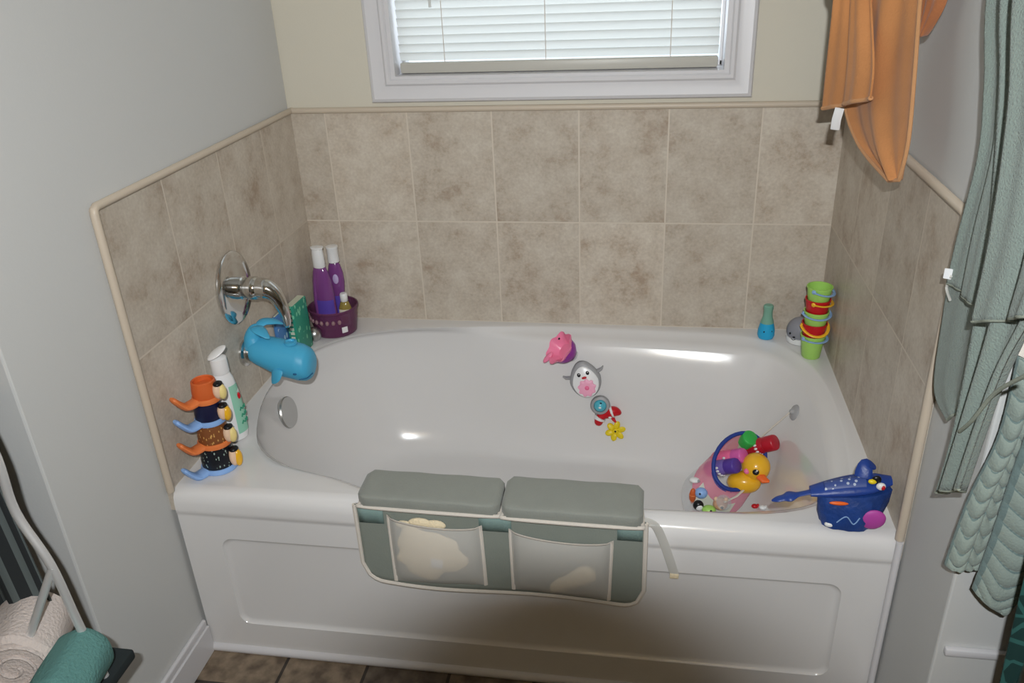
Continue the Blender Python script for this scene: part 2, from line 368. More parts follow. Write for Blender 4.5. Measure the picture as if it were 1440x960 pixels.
# baseboards
def baseboard(name, x0, x1, y0, y1):
    o = B().box((x0, y0, 0), (x1, y1, .083), .002); dx = (x1 - x0) * .25
    return o
bb = B().box((-.009, -.30, 0), (.006, -.002, .078), .002).box((-.009, -.30, .078), (.002, -.002, .098), .004)
struct(bb.link('baseboard_left', M['trimw'], smooth=False))
bb = B().box((W - .008, -.228, 0), (W + .009, -.012, .5 * .17), .002)
struct(bb.link('baseboard_right', M['trimw'], smooth=False))
struct(B().tube([(.0, .002, .008), (W, .002, .008)], .012, 12).link('trim_1', M['trimw']))
struct(B().tube([(W - .001, -.006, .086), (W - .001, -.006, H)], .007, 10).link('trim_2', M['trimw']))
struct(B().box((W + .02, -.240, .425), (W + .125, -.228, .440), .003).link('trim_3', M['trimw']))

# ------------------------------------------------------------------ window
win = struct(bpy.data.objects.new('window_1', None)); COL.objects.link(win); win.location = (0, 0, 0)
CW = .064
prof = [(0, .006), (.004, .014), (.012, .018), (.03, .014), (.046, .015), (.052, .02), (.06, .02), (CW, .015), (CW, 0)]
loops = []
for d, h in [(0, 0)] + prof:
    x0, x1, z0, z1 = OX0 - CW + d, OX1 + CW - d, OZ0 - CW + d, OZ1 + CW - d
    loops.append([(x0, WY - h, z0), (x1, WY - h, z0), (x1, WY - h, z1), (x0, WY - h, z1)])
B().loft(loops, (False, False)).link('casing', M['trimw'], win, angle=25)
j = .012
B().box((OX0, WY - .012, OZ0 + j * .6), (OX0 + j, WY + .12, OZ1 - j)).box((OX1 - j, WY - .012, OZ0 + j * .6), (OX1, WY + .12, OZ1 - j)).box((OX0, WY - .012, OZ0), (OX1, WY + .12, OZ0 + j * .6)).box((OX0, WY - .012, OZ1 - j), (OX1, WY + .12, OZ1)).link('jamb', M['trimw'], win, smooth=False)
sx0, sx1, sz0, sz1 = OX0 + j, OX1 - j, OZ0 + j * .6, OZ1 - j
SH = B()
for a, b in (((sx0, sz0), (sx0 + .008, sz1)), ((sx1 - .008, sz0), (sx1, sz1)), ((sx0, sz0), (sx1, sz0 + .014)), ((sx0, sz1 - .02), (sx1, sz1))):
    SH.box((a[0], WY + .075, a[1]), (b[0], WY + .11, b[1]), .002)
sash = SH.link('sash', M['trimw'], win, smooth=False)
B().box((sx0 + .004, WY + .09, sz0 + .004), (sx1 - .004, WY + .094, sz1 - .004)).link('pane', M['glass'], sash, smooth=False)
# blind
BX0, BX1, BY = OX0 + .018, OX1 - .026, WY + .035
bl = thing('mini_blind', 'closed white horizontal slat blind in the window above the tub', 'blind', (0, 0, 0))
for i in range(25):
    z = 1.258 + i * .0222
    if z > OZ1 - .045: break
    P = []
    for k in range(7):
        s = (k / 6 - .5); a = math.radians(66)
        y = BY - math.cos(a) * s * .0254 - .0022 * (1 - 4 * s * s) * math.sin(a); zz = z + math.sin(a) * s * .0254 - .0022 * (1 - 4 * s * s) * math.cos(a)
        P.append([(BX0, y, zz), (BX1, y, zz)])
    B().grid(P).link('slat', M['slat'], bl)
B().box((BX0, BY - .013, 1.214), (BX1, BY + .013, 1.243), .005).link('bottom_rail', mat('backlit_grey_vinyl', (186, 183, 174), .4), bl)  # white vinyl rail, its backlit shade put into the base colour
B().box((BX0, BY - .016, OZ1 - .045), (BX1, BY + .016, OZ1 - .013), .003).link('headrail', M['white'], bl)
for x in (.46, .74, 1.07):
    B().tube([(x, BY - .014, 1.243), (x, BY - .014, OZ1 - .045)], .0011, 6).link('ladder_cord', M['offwhite'], bl)
B().tube([(.432, BY - .022, 1.385), (.432, BY - .022, OZ1 - .04)], .004, 8).link('tilt_wand', M['strap'], bl)

# ------------------------------------------------------------------ lamps behind the camera (out of frame)
vl = thing('vanity_light', 'chrome bar lamp with five round bulbs above the vanity behind the camera', 'lamp', (0, 0, 0))
VX, VY, VZ = 1.15, YF + .09, 1.98
B().box((VX - .42, YF, VZ - .05), (VX + .42, YF + .03, VZ + .05), .008).link('back_plate', M['chrome'], vl)
em = emis('bulb_glow', (1, .72, .38), BULB)
for i in range(5):
    x = VX - .34 + i * .17
    h = B().lathe([(.018, 0), (.022, .02), (.02, .03)], 16, frame((x, YF + .03, VZ), (0, 1, 0))).link('socket', M['chrome'], vl)
    B().ball((x, YF + .095, VZ), .045).link('bulb', em, vl)
# the photographer's camera on its tripod; its lens ends where the picture is taken from
pc = thing('photo_camera', 'black camera with a long lens on a tripod facing the tub', 'camera', (0, 0, 0))
cmx = Matrix.Translation(CAM) @ RM.to_4x4()
B().lathe([(.036, .2), (.036, .13), (.042, .12), (.046, .02), (.0475, .004), (.040, .0035), (.03, .012), (.002, .016)], 32, cmx).link('lens', M['black'], pc)
B().box((-.07, -.05, .17), (.07, .045, .235), .012, mx=cmx).link('body', M['black'], pc)
B().box((-.045, .07, .155), (.027, .11, .19), .004, mx=cmx).box((-.03, .03, .18), (.03, .075, .225), .006, mx=cmx).link('flash_housing', M['black'], pc)
hd = CAM + RM @ Vector((0, -.055, .2))
tr = thing('tripod', 'black tripod standing on the floor under the camera', 'tripod', (hd.x, hd.y, 0))
B().tube([(0, 0, .95), (0, 0, hd.z - .012)], .014, 12).ball((0, 0, 1.1), .03).link('column', M['black'], tr)
for k in range(3):
    q = PI / 2 + k * 2 * PI / 3 + PI
    B().tube([(.02 * math.cos(q), .02 * math.sin(q), 1.08), (.34 * math.cos(q), .34 * math.sin(q), .006)], [.014, .010], 10).link('leg', M['black'], tr)

# ================================================================== BATHTUB
RIM = [at(u, v, 'z', H).xy for u, v in [(360, 620), (370, 560), (400, 519), (441, 490), (490, 472), (560, 462), (640, 460), (760, 459), (900, 464), (1050, 472), (1110, 490), (1155, 530), (1185, 600), (1196, 680), (1165, 703), (1100, 722), (960, 718), (740, 706), (540, 694), (470, 672), (420, 660), (380, 645)]]
INN = [at(u, v, 'z', H - .03).xy for u, v in [(360, 622), (370, 564), (402, 524), (445, 496), (492, 479), (560, 470), (640, 470), (760, 483), (900, 490), (1050, 500), (1100, 516), (1136, 556), (1156, 620), (1166, 690)]] + [Vector(p) for p in [(1.395, .135), (1.30, .095), (1.1, .08), (.75, .075), (.46, .075), (.36, .115), (.262, .135), (.185, .165)]]
CX, CY = .76, .44
FLO = [(.71 + .475 * (abs(math.cos(a)) ** .62) * math.copysign(1, math.cos(a)), .45 + .27 * (abs(math.sin(a)) ** .62) * math.copysign(1, math.sin(a))) for a in [2 * PI * i / 40 for i in range(40)]]
YD = .034
angs = sorted([2 * PI * i / 128 - PI for i in range(128)] + [math.atan2(y - CY, x - CX) for x, y in ((0, YD), (W, YD), (W, D), (0, D))])
def polar(poly, fine=10):
    q = [Vector((p[0] - CX, p[1] - CY)) for p in poly]
    if fine: q = [v.xy for v in spline([(p.x, p.y, 0) for p in q], fine, True)]
    out = []
    for a in angs:
        d = Vector((math.cos(a), math.sin(a))); best = 0
        for i in range(len(q)):
            p, e = q[i], q[(i + 1) % len(q)] - q[i]
            den = d.x * e.y - d.y * e.x
            if abs(den) < 1e-12: continue
            t = (p.x * e.y - p.y * e.x) / den; s = (p.x * d.y - p.y * d.x) / den
            if -1e-6 <= s <= 1 + 1e-6 and t > best: best = t
        out.append(Vector((CX, CY)) + d * best)
    return out
outer = polar([(0, YD), (W, YD), (W, D), (0, D)], 0)
rim, inn, flo = polar(RIM), polar(INN), polar(FLO)
def smooth(L, k=2):
    for _ in range(k): L = [(L[i - 1] + L[i] * 2 + L[(i + 1) % len(L)]) / 4 for i in range(len(L))]
    return L
rim, inn, flo = smooth(rim), smooth(inn, 3), smooth(flo, 3)
lift = lambda L, z: [(p.x, p.y, z) for p in L]
mix = lambda A, Bq, t: [a.lerp(b, t) for a, b in zip(A, Bq)]
shrink = lambda L, d: [p + (Vector((CX, CY)) - p).normalized() * d for p in L]
loops = [lift(outer, H), lift(mix(outer, rim, .5), H), lift(mix(outer, rim, .92), H), lift(rim, H - .001)]
# rim roll, then the shoulder, then the wall
def edge(p, q, t, zz): return [(a.lerp(b, t).x, a.lerp(b, t).y, zz) for a, b in zip(p, q)]
loops += [edge(rim, inn, .08, H - .003), edge(rim, inn, .22, H - .009), edge(rim, inn, .55, H - .0145), edge(rim, inn, .85, H - .0205), edge(rim, inn, 1, H - .030)]
ZF = .085
for k in range(1, 15):
    th = k / 14 * PI / 2; b = math.sin(th) ** .56; a = .55 * b * (1 - .18 * b) + (1 - .55 * .82) * (1 - math.cos(th) ** .52)
    loops.append([(p.lerp(q, a).x, p.lerp(q, a).y, (H - .030) + (ZF - H + .030) * b) for p, q in zip(inn, flo)])
for t, z in ((.25, ZF - .001), (.6, ZF - .002), (.9, ZF - .003)):
    loops.append([(p.x + (CX - p.x) * t, p.y + (CY - p.y) * t, z) for p in flo])
tb = B().loft(loops, (False, True))
tub_root = thing('bathtub', 'white acrylic alcove bathtub with a recessed front panel, set between tiled walls', 'bathtub', (0, 0, 0))
AY = .0004
lip = [(YD, H), (.022, H - .001), (.011, H - .007), (.0035, H - .018), (.0008, H - .032), (.0, H - .048), (.0002, H - .058), (AY + .0016, H - .0605), (AY + .001, H - .068)]
tb.grid([[(W * k / 8, y, z) for k in range(9)] for y, z in lip])
def rrect(x0, x1, z0, z1, r, y, n=8):
    out = []
    for cx, cz, a0 in ((x1 - r, z1 - r, 0), (x0 + r, z1 - r, 90), (x0 + r, z0 + r, 180), (x1 - r, z0 + r, 270)):
        out += [(cx + r * math.cos(math.radians(a0 + 90 * i / n)), y, cz + r * math.sin(math.radians(a0 + 90 * i / n))) for i in range(n + 1)]
    return out
def outer_match(x0, x1, z0, z1, y, n=8):
    out = []
    for (cx, cz), (dx, dz) in zip(((x1, z1), (x0, z1), (x0, z0), (x1, z0)), ((1, 1), (-1, 1), (-1, -1), (1, -1))): out += [(cx, y, cz)] * (n + 1)
    return out
px0, px1, pz0, pz1 = .092, 1.436, .093, .350
tb.loft([rrect(.0, W, 0.0, H - .068, .002, AY + .001), rrect(px0, px1, pz0, pz1, .028, AY + .001), rrect(px0 + .004, px1 - .004, pz0 + .004, pz1 - .004, .025, AY + .007), rrect(px0 + .012, px1 - .012, pz0 + .012, pz1 - .012, .02, AY + .0085)], (False, True))
tub = tb.link('shell', M['tub'], tub_root, angle=50)
BVH = BVHTree.FromPolygons([Vector(v) for v in tb.v], tb.f)
def hit(u, v):
    p, n, i, d = BVH.ray_cast(CAM, ray(u, v).normalized())
    if n.dot(ray(u, v)) > 0: n = -n
    return p, n
p, n = hit(402, 580)
n = (n + Vector((.6, 0, 0))).normalized()
ov = B().lathe([(.038, -.012), (.044, .0), (.046, .006), (.044, .010), (.036, .0105), (.01, .0105)], 32, frame(p + n * .002, n)).link('overflow_plate', M['satin'], tub_root)

# ------------------------------------------------------------------ taps
sv = thing('shower_valve', 'chrome oval shower valve with a curved lever on the left tiled wall', 'tap', (0, .435, .782))
mx = frame((0, 0, 0), (1, 0, 0), (0, 1, 0))
esc = [(.66, .0), (1, .002), (1, .005), (.94, .009), (.6, .011), (.3, .013), (.02, .0135)]
B().loft([[(.086 * r * math.cos(2 * PI * j / 40), .094 * r * math.sin(2 * PI * j / 40), z) for j in range(40)] for r, z in esc], (True, True), mx).link('escutcheon', M['chrome'], sv)
B().lathe([(.030, .012), (.030, .028), (.027, .031), (.027, .045), (.030, .047), (.030, .062), (.026, .068)], 28, mx).link('sleeve', M['chrome'], sv)
B().tube(spline([(.06, 0, 0), (.085, 0, .0), (.108, -.0, -.016), (.122, .0, -.05), (.128, .0, -.088), (.126, 0, -.105)], 8), [.026 + (.006 - .026) * (max(0, i - 10) / 30) ** .85 for i in range(41)], 20).link('lever', M['chrome'], sv)

sp = thing('tub_spout', 'chrome tub spout on the left wall, mostly inside a blue whale cover', 'tap', (0, .428, .603))
B().lathe([(.036, 0), (.036, .006), (.029, .010), (.027, .03), (.025, .034)], 28, mx).link('flange', M['chrome'], sp)
B().tube([(.03, 0, 0), (.09, 0, -.004), (.115, 0, -.02)], [.022, .022, .02], 16).link('spout', M['chrome'], sp)
wh = thing('spout_cover', 'blue rubber whale shaped cover pulled over the tub spout', 'spout cover', (0, .428, .603))
# body built as rings along a bent axis, nose to +X
ax = [((.026, 0, .010), .032, .035), ((.04, 0, .007), .038, .041), ((.065, 0, .0), .044, .045), ((.095, 0, -.011), .050, .047), ((.125, 0, -.018), .050, .047), ((.15, 0, -.024), .050, .047), ((.168, 0, -.029), .045, .043), ((.178, 0, -.033), .035, .034), ((.1825, 0, -.036), .017, .018)]
cs = spline([a[0] for a in ax], 5)
def interp(vals, t):
    i = min(int(t), len(vals) - 2); f = t - i; return vals[i] * (1 - f) + vals[i + 1] * f
rz_, ry_ = [], []
loops = []
for i, c in enumerate(cs):
    t = i / 5; rz, ry = interp([a[1] for a in ax], t), interp([a[2] for a in ax], t)
    loops.append([(c.x + (.10 * rz * math.sin(a)), c.y + ry * math.cos(a), c.z + rz * (math.sin(a) if math.sin(a) > -.1 else math.sin(a) * .95)) for a in [2 * PI * j / 28 for j in range(28)]])
B().loft(loops, (True, True)).link('body', M['whale'], wh)
# tail stock rising to two flukes
B().tube(spline([(.034, .0, .02), (.030, .0, .046), (.040, .0, .066), (.052, 0, .074)], 5), [.030, .030, .028, .026, .024, .022, .02, .019, .018, .017, .016, .015, .014, .012, .011, .009], 16).link('tail_stock', M['whale'], wh)
tl = B()
for s in (1, -1):
    tl.tube(spline([(.048, 0, .074), (.058, .020 * s, .080), (.080, .036 * s, .074), (.098, .044 * s, .064)], 5), [.010, .012, .014, .016, .017, .018, .018, .018, .017, .016, .014, .012, .010, .008, .005, .002], 12, .35)
tl.link('tail_fluke', M['whale'], wh)
for s in (1, -1):
    B().tube(spline([(.105, .044 * s, -.022), (.10, .052 * s, -.04), (.088, .055 * s, -.058)], 5), [.016, .019, .02, .02, .019, .018, .016, .013, .010, .006, .002], 12, .3).link('flipper', M['whale'], wh)
    B().ball((.150, .0462 * s, -.034), (.0055, .0028, .003)).link('eye', M['whale_dark'], wh)
B().lathe([(.017, .030), (.017, .036), (.013, .037), (.011, .031)], 20, Matrix.Translation((.13, 0, 0)), caps=(False, True)).link('blow_hole', M['whale'], wh)
B().tube(spline([(.183, -.012, -.047), (.176, -.034, -.050), (.158, -.045, -.050)], 5), .0014, 6).link('mouth_line', M['whale_dark'], wh)

# ================================================================== THINGS ON THE DECK, BACK LEFT
bs = thing('plastic_basket', 'translucent plum plastic basket holding bottles in the back left tub corner', 'basket', (.083, .838, H))
B().lathe([(.058, .001), (.064, .004), (.068, .03), (.072, .066), (.074, .085), (.0725, .087), (.0705, .085), (.0685, .065), (.0645, .03), (.060, .006), (.03, .005)], 36).link('bowl', M['basket'], bs)
B().lathe([(.0735, .079), (.0765, .082), (.0765, .087), (.0735, .089)], 36, caps=(False, False)).link('rim', M['basket'], bs)
for k in range(9):
    a = -PI * .98 + k * .26
    B().ball((.0705 * math.cos(a), .0705 * math.sin(a), .056), (.006, .006, .0075), 12, 8).link('round_hole', M['plum_l'], bs)
B().box((-.009, -.0006, -.009), (.009, .0006, .009), mx=frame((.0695 * math.cos(-.8), .0695 * math.sin(-.8), .028), (0, 0, 1), (-math.sin(-.8), math.cos(-.8), 0))).link('price_tag', M['white'], bs)

def bottle_shape(prof, sy, n=28): return B().lathe(prof, n, sy=sy)
b1 = thing('shampoo_bottle', 'tall clear purple bottle with a white cap standing in the plum basket', 'bottle', (.061, .834, H + .007), (0, 0, math.radians(-12)))
bottle_shape([(.02, .001), (.032, .004), (.037, .02), (.0375, .07), (.0355, .12), (.031, .16), (.025, .19), (.019, .205), (.017, .207)], .62).link('body', M['purple_clear'], b1)
B().lathe([(.018, .205), (.0195, .208), (.0185, .245), (.017, .262), (.02, .264), (.02, .268), (.012, .27)], 24, sy=.8).link('cap', M['white'], b1)
B().tube([(-.016, -.0205, .026), (-.017, -.0205, .10), (-.0135, -.0175, .15), (-.01, -.013, .19)], [.004, .006, .005, .002], 10).link('grip_ridge', M['purple_clear'], b1)
B().loft([[(.0382 * math.cos(a) * (1 if z < .08 else .97), .0382 * .63 * math.sin(a), z) for a in [math.radians(-110 + 8 * k) for k in range(13)]] for z in (.03, .06, .09, .105)], (False, False), closed=False).link('front_label', M['violet'], b1)
b2 = thing('lotion_bottle', 'slimmer purple bottle with white cap, right of the tallest bottle in the plum basket', 'bottle', (.090, .877, H + .007), (0, 0, math.radians(8)))
bottle_shape([(.016, .001), (.022, .004), (.024, .02), (.023, .07), (.020, .105), (.0245, .14), (.0235, .17), (.018, .195), (.0125, .205)], .7).link('body', M['purple_clear'], b2)
B().lathe([(.014, .204), (.0175, .207), (.017, .248), (.0185, .25), (.0185, .255), (.01, .257)], 24).link('cap', M['white'], b2)
B().loft([[(.0245 * math.cos(a), .0245 * .72 * math.sin(a), z) for a in [math.radians(-125 + 8 * k) for k in range(10)]] for z in (.03, .06, .10)], (False, False), closed=False).link('front_label', M['violet'], b2)
B().ball((.002, -.016, .155), (.009, .003, .016)).link('badge', M['lilac'], b2)
b3 = thing('oil_bottle', 'short clear oil bottle with a golden label in the plum basket', 'bottle', (.121, .840, H + .007))
bottle_shape([(.016, .001), (.020, .004), (.0205, .05), (.0195, .072), (.013, .09), (.009, .094)], .75).link('body', M['oil'], b3)
B().lathe([(.010, .093), (.0115, .095), (.0115, .116), (.009, .119)], 20).link('cap', M['white'], b3)
B().loft([[(.0212 * math.cos(a), .0212 * .77 * math.sin(a), z) for a in [math.radians(-140 + 10 * k) for k in range(11)]] for z in (.02, .045, .07)], (False, False), closed=False).link('front_label', M['paper'], b3)
B().loft([[(.0216 * math.cos(a), .0216 * .77 * math.sin(a), z) for a in [math.radians(-110 + 10 * k) for k in range(6)]] for z in (.024, .036, .048)], (False, False), closed=False).link('golden_panel', M['gold'], b3)
tag(B().ball((0, 0, 0), .0225, 28, 18).link('ball', M['satin'], None), 'small shiny silver ball on the tub deck between books and plum basket', 'ball')
bpy.data.objects['ball'].location = (.043, .764, H + .0225)
def book(name, label, base, tip, w, th, h, cov, yaw):
    t = thing(name, label, 'book', base, (math.radians(tip), 0, yaw))
    B().box((-.5 * th, -w / 2, 0), (.5 * th, w / 2, h), .004).link('cover', cov, t)
    B().box((-.5 * th + .004, -w / 2 + .004, h - .001), (.5 * th - .004, w / 2 - .004, h + .0008)).link('page_edges', M['page'], t)
    return t
bk = book('bath_book', 'thick green bath book standing upright behind the blue whale', (.032, .694, H + .001), 0, .085, .028, .160, M['green_book'], math.radians(-3))
S_ = B()
for k in range(9): S_.box((-.006, -.0432, .03 + k * .014), (.006, -.0425, .038 + k * .014))
lab(S_.link('spine_letters', M['page'], bk, smooth=False), 'pale letters down the green spine')
book('bath_book', 'thin blue bath book leaning at the wall behind the blue whale tail', (.008, .640, H + .001), 0, .085, .012, .150, M['blue_book'], math.radians(-2))

# ================================================================== LEFT DECK: lotion and stacking cups
lo = thing('lotion_bottle', 'white lotion bottle with mint green label behind the stacking cups', 'bottle', (.047, .222, H), (0, 0, math.radians(48)))
B().lathe([(.02, .001), (.032, .004), (.035, .02), (.0345, .08), (.031, .13), (.025, .165), (.019, .182), (.017, .185)], 32, sy=.68).link('body', M['white'], lo)
B().lathe([(.0195, .183), (.0205, .186), (.0195, .222), (.014, .226)], 28, sy=.9).link('cap', M['white'], lo)
B().ball((-.002, -.006, .238), (.026, .017, .0055), rot=Euler((0, math.radians(-26), 0))).link('flip_lid', M['white'], lo)
B().loft([[((.0355 - max(0, z - .08) * .095) * math.cos(a), (.0355 - max(0, z - .08) * .095) * .69 * math.sin(a), z) for a in [math.radians(-84 + 9 * k * (1 - max(0, z - .09) * 5)) for k in range(11)]] for z in (.022, .05, .08, .11, .15)], (False, False), closed=False).link('front_label', M['green_label'], lo)
pr_ = B()
for z, a in ((.05, -62), (.068, -58), (.086, -60)):
    for k in range(3):
        q = math.radians(a + k * 17); pr_.tube([(.037 * math.cos(q), .0258 * math.sin(q), z - .005), (.037 * math.cos(q + .12), .0258 * math.sin(q + .12), z + .003), (.037 * math.cos(q + .2), .0258 * math.sin(q + .2), z - .002)], .0015, 6)
pr_.link('print', M['green_txt'], lo)
B().ball((.0335 * math.cos(-.75), .023 * math.sin(-.75), .118), (.004, .003, .009)).link('drop_mark', M['red'], lo)

def stack_cup(i, base, r, h, body, ring, face, label, tilt, eyepatch):
    t = thing('stacking_cup', label, 'toy cup', base, (0, math.radians(tilt), 0), 'stacking cups on the left tub deck')
    B().lathe([(r * .86, .004), (r, .012), (r * .99, h * .55), (r * .9, h - .002), (r * .8, h), (r * .74, h - .002), (r * .74, h - .012)], 30).link('cup', body, t)
    B().lathe([(r * .8, 0), (r * 1.08, .001), (r * 1.12, .006), (r * 1.06, .013), (r * .9, .014)], 30).link('base_ring', ring, t)
    dv = Vector((-.48, -.88, 0)).normalized(); q = r + .006
    B().tube(spline([dv * (r * .8) + Vector((0, 0, .008)), dv * (q + .014) + Vector((0, 0, .006)), dv * (q + .030) + Vector((0, 0, .020)), dv * (q + .044) + Vector((0, 0, .040))], 5), [.017] * 7 + [.016, .015, .0145, .014, .0135, .013, .0125, .011, .007], 14, .5).link('tail', ring, t)
    fv = Vector((.78, -.05, 0)).normalized(); fm = frame(fv * (r + .004) + Vector((0, 0, h * .52)), fv, (0, 1, 0))
    B().ball((0, 0, 0), (.013, h * .40, .011), 18, 12, fm).link('face', M['skin'], t)
    B().ball((.003, -.004, .008), (.011, h * .36, .009), 18, 12, fm).link('beak', face, t)
    B().ball((0, h * .33, .003), (.012, .006, .010), 14, 8, fm).link('brow', M['black'], t)
    return t
c0 = Vector((.066, .105, H + .0005))
stack_cup(0, c0, .038, .062, M['black_dots'], M['lblue'], M['yellow'], 'bottom stacking cup with speckled black body and light blue base', 0, 1)
stack_cup(1, c0 + Vector((-.001, .004, .0625)), .035, .055, M['brown_dots'], M['orange_l'], M['cream_p'], 'stacking cup with speckled brown body and orange base, second from bottom', 0, 1)
stack_cup(2, c0 + Vector((-.002, .008, .118)), .0315, .052, M['navy'], M['lblue'], M['yellow'], 'stacking cup with plain navy body and light blue base, second from top', 0, 1)
stack_cup(3, c0 + Vector((-.002, .012, .1705)), .029, .052, M['orange'], M['orange_l'], M['cream_p'], 'topmost stacking cup with plain orange body', 0, 1)

# ================================================================== RIGHT BACK CORNER
def bucket(z, body, han, label, yaw, drop, r0=.0245, r1=.0315, h=.066, dx=0, dy=0):
    t = thing('toy_bucket', label, 'toy bucket', (1.479 + dx, .768 + dy, z), (0, 0, yaw), 'nested toy buckets in the right tub corner')
    B().lathe([(.002, .001), (r0 - .003, 0), (r0, .003), (r1, h - .002), (r1 + .002, h - .001), (r1 + .002, h + .003), (r1 - .001, h + .003), (r1 - .0015, h - .004), (r0 - .0015, .006), (.004, .005)], 32).link('bucket', body, t)
    ht = B(); pts = []
    for k in range(17):
        a = PI * k / 16
        pts.append((-(r1 + .0045) * math.cos(a), -(r1 + .006) * math.sin(a), h - .004 - drop * math.sin(a)))
    ht.tube(pts, .0042, 8, .45).link('handle', han, t)
    for s in (-1, 1): B().ball((s * (r1 + .0035), 0, h - .004), (.003, .006, .006), 12, 8).link('handle_stud', han, t)
    return t
zz = H + .0005; step = .035
bucket(zz, M['lime'], M['buck_b'], 'lime bucket with powder blue handle at the very bottom of its stack', math.radians(35), .004)
bucket(zz + step, M['red'], M['buck_y'], 'lower of the two red buckets in the stack, yellow handle hanging across its front', math.radians(10), .020)
bucket(zz + 2 * step, M['lime'], M['buck_b'], 'lime bucket with powder blue handle between the two red buckets', math.radians(8), .006, dx=.001)
bucket(zz + 3 * step, M['red'], M['buck_y'], 'upper of the two red buckets in the stack, yellow handle swung to the right', math.radians(62), .004, dx=.001)
bucket(zz + 4 * step, M['lime'], M['buck_b'], 'topmost lime bucket, open with blue handle at its rim', math.radians(56), .010, dx=.0015)
te = thing('squirt_toy', 'blue toy with a green tapering neck standing at the back right of the tub', 'bath toy', (1.372, .878, H), (0, 0, .2))
B().lathe([(.012, .0005), (.021, .002), (.0245, .012), (.0235, .028), (.0185, .05)], 28, sy=.9).link('body', M['cyan'], te)
B().lathe([(.0188, .049), (.0185, .052), (.0135, .068), (.0125, .088), (.0142, .092), (.0142, .101), (.011, .104)], 28, sy=.9).link('neck', M['sea'], te)
for s in (0, 1): B().ball((-.013 + .022 * s, -.0185, .028), (.0022, .0015, .0026), 10, 6).link('eye', M['black'], te)
se = thing('seal_toy', 'grey seal shaped bath toy with white belly left of the bucket stack', 'bath toy', (1.462, .858, H), (0, 0, math.radians(-20)))
B().ball((0, 0, .036), (.038, .034, .040), 26, 16).link('body', M['grey_toy'], se)
B().lathe([(.02, .0005), (.035, .003), (.0378, .012), (.0385, .02)], 30, sy=.9).link('belly', M['white'], se)
for s in (-1, 1): B().ball((-.008 + s * .014, -.0305, .036), (.0028, .002, .0034), 10, 6).link('eye', M['black'], se)
B().ball((-.01, -.033, .027), (.004, .002, .0025), 10, 6).link('nose', M['black'], se)
B().tube(spline([(-.017, -.0325, .022), (-.011, -.035, .019), (-.005, -.0345, .022)], 4), .0009, 6).link('mouth', M['black'], se)

# ================================================================== TOYS STUCK TO THE BACK OF THE BASIN
def stick(u, v, lift_=0):
    p, n = hit(u, v); n = Vector((0, -.93, .35)).normalized() if n.z > .7 else n; return p + n * lift_, n
p, n = stick(795, 487, .040)
VD = (CAM - p).normalized()
sc = thing('scoop_toy', 'pink and purple shell shaped scoop stuck to the back rim of the tub', 'bath toy', p)
fm = frame((0, 0, 0), (VD * .50 + Vector((-.72, 0, .42))), (.5, 0, 1)) @ Matrix.Scale(1.22, 4)
B().lathe([(.006, -.030), (.02, -.026), (.030, -.012), (.034, .004), (.0335, .006), (.028, -.01), (.004, -.026)], 28, fm).link('cup', M['magenta'], sc)
def wavy(rs, zs, n=42, k=7, amp=.004):
    return [[((r + (amp * math.cos(k * 2 * PI * j / n) if i in (1, 2) else 0)) * math.cos(2 * PI * j / n), (r * 1.0 + (amp * math.cos(k * 2 * PI * j / n) if i in (1, 2) else 0)) * math.sin(2 * PI * j / n), z) for j in range(n)] for i, (r, z) in enumerate(zip(rs, zs))]
B().loft(wavy([.030, .040, .0395, .028, .02], [.0, .014, .017, .004, -.006]), (False, True), fm).link('petal_rim', M['pink'], sc)
B().ball((0, 0, 0), (.018, .008, .006), 14, 8, fm @ Matrix.Translation((-.040, .01, .012))).link('handle_tab', M['pink'], sc)
B().lathe([(.014, -.036), (.014, -.03), (.008, -.026)], 16, fm).link('suction_cup', M['clear'], sc)
B().ball((.012, .022, .016), (.003, .003, .002), 8, 6, fm).link('peg', M['black'], sc)
p, n = stick(824, 529, .025)
pg = thing('penguin_toy', 'grey penguin bath toy with white belly and pink flower, below the pink scoop', 'bath toy', p)
up = Vector((-.30, .1, .95)); fm = frame((0, 0, 0), n.lerp(VD, .35), up.cross(n))   # local Y up along the body
fm = frame((0, 0, 0), n.lerp(VD, .35), (.95, 0, .30)) @ Matrix.Scale(1.1, 4)
B().loft([[((.043 + (-.011 * max(0, math.sin(2 * PI * j / 36)) if 1 else 0)) * s * math.cos(2 * PI * j / 36), .052 * s * math.sin(2 * PI * j / 36), z) for j in range(36)] for s, z in ((.75, -.018), (.97, -.010), (1, -.002), (.95, .006), (.82, .010))], (True, True), fm).link('body', M['grey_toy_l'], pg)
B().loft([[((.035 - .008 * max(0, math.sin(2 * PI * j / 36))) * s * math.cos(2 * PI * j / 36), -.006 + .043 * s * math.sin(2 * PI * j / 36), z) for j in range(36)] for s, z in ((1, .008), (1, .012), (.9, .014), (.02, .0145))], (False, True), fm).link('belly', M['white'], pg)
for s in (-1, 1):
    e = B().ball((s * .012, .017, .0145), (.0048, .0056, .002), 12, 8, fm).link('eye', M['black'], pg)
    B().ball((s * .012 + .001, .019, .0163), .0016, 8, 6, fm).link('eye_glint', M['white'], e)
    B().tube([fm @ Vector(q) for q in ((s * .036, .012, -.004), (s * .050, .016, -.002), (s * .056, .022, 0))], [.010, .008, .004], 10, .5).link('flipper', M['grey_toy_l'], pg)
B().ball((0, .0065, .0155), (.007, .0035, .003), 12, 8, fm).link('beak', M['red'], pg)
fl = B().loft([[((.023 + .0022 * math.cos(9 * 2 * PI * j / 54)) * s * math.cos(2 * PI * j / 54), -.022 + (.023 + .0022 * math.cos(9 * 2 * PI * j / 54)) * s * math.sin(2 * PI * j / 54), z) for j in range(54)] for s, z in ((1, .013), (1, .018), (.85, .0195), (.3, .0185), (.02, .018))], (False, True), fm).link('flower', M['pink_l'], pg)
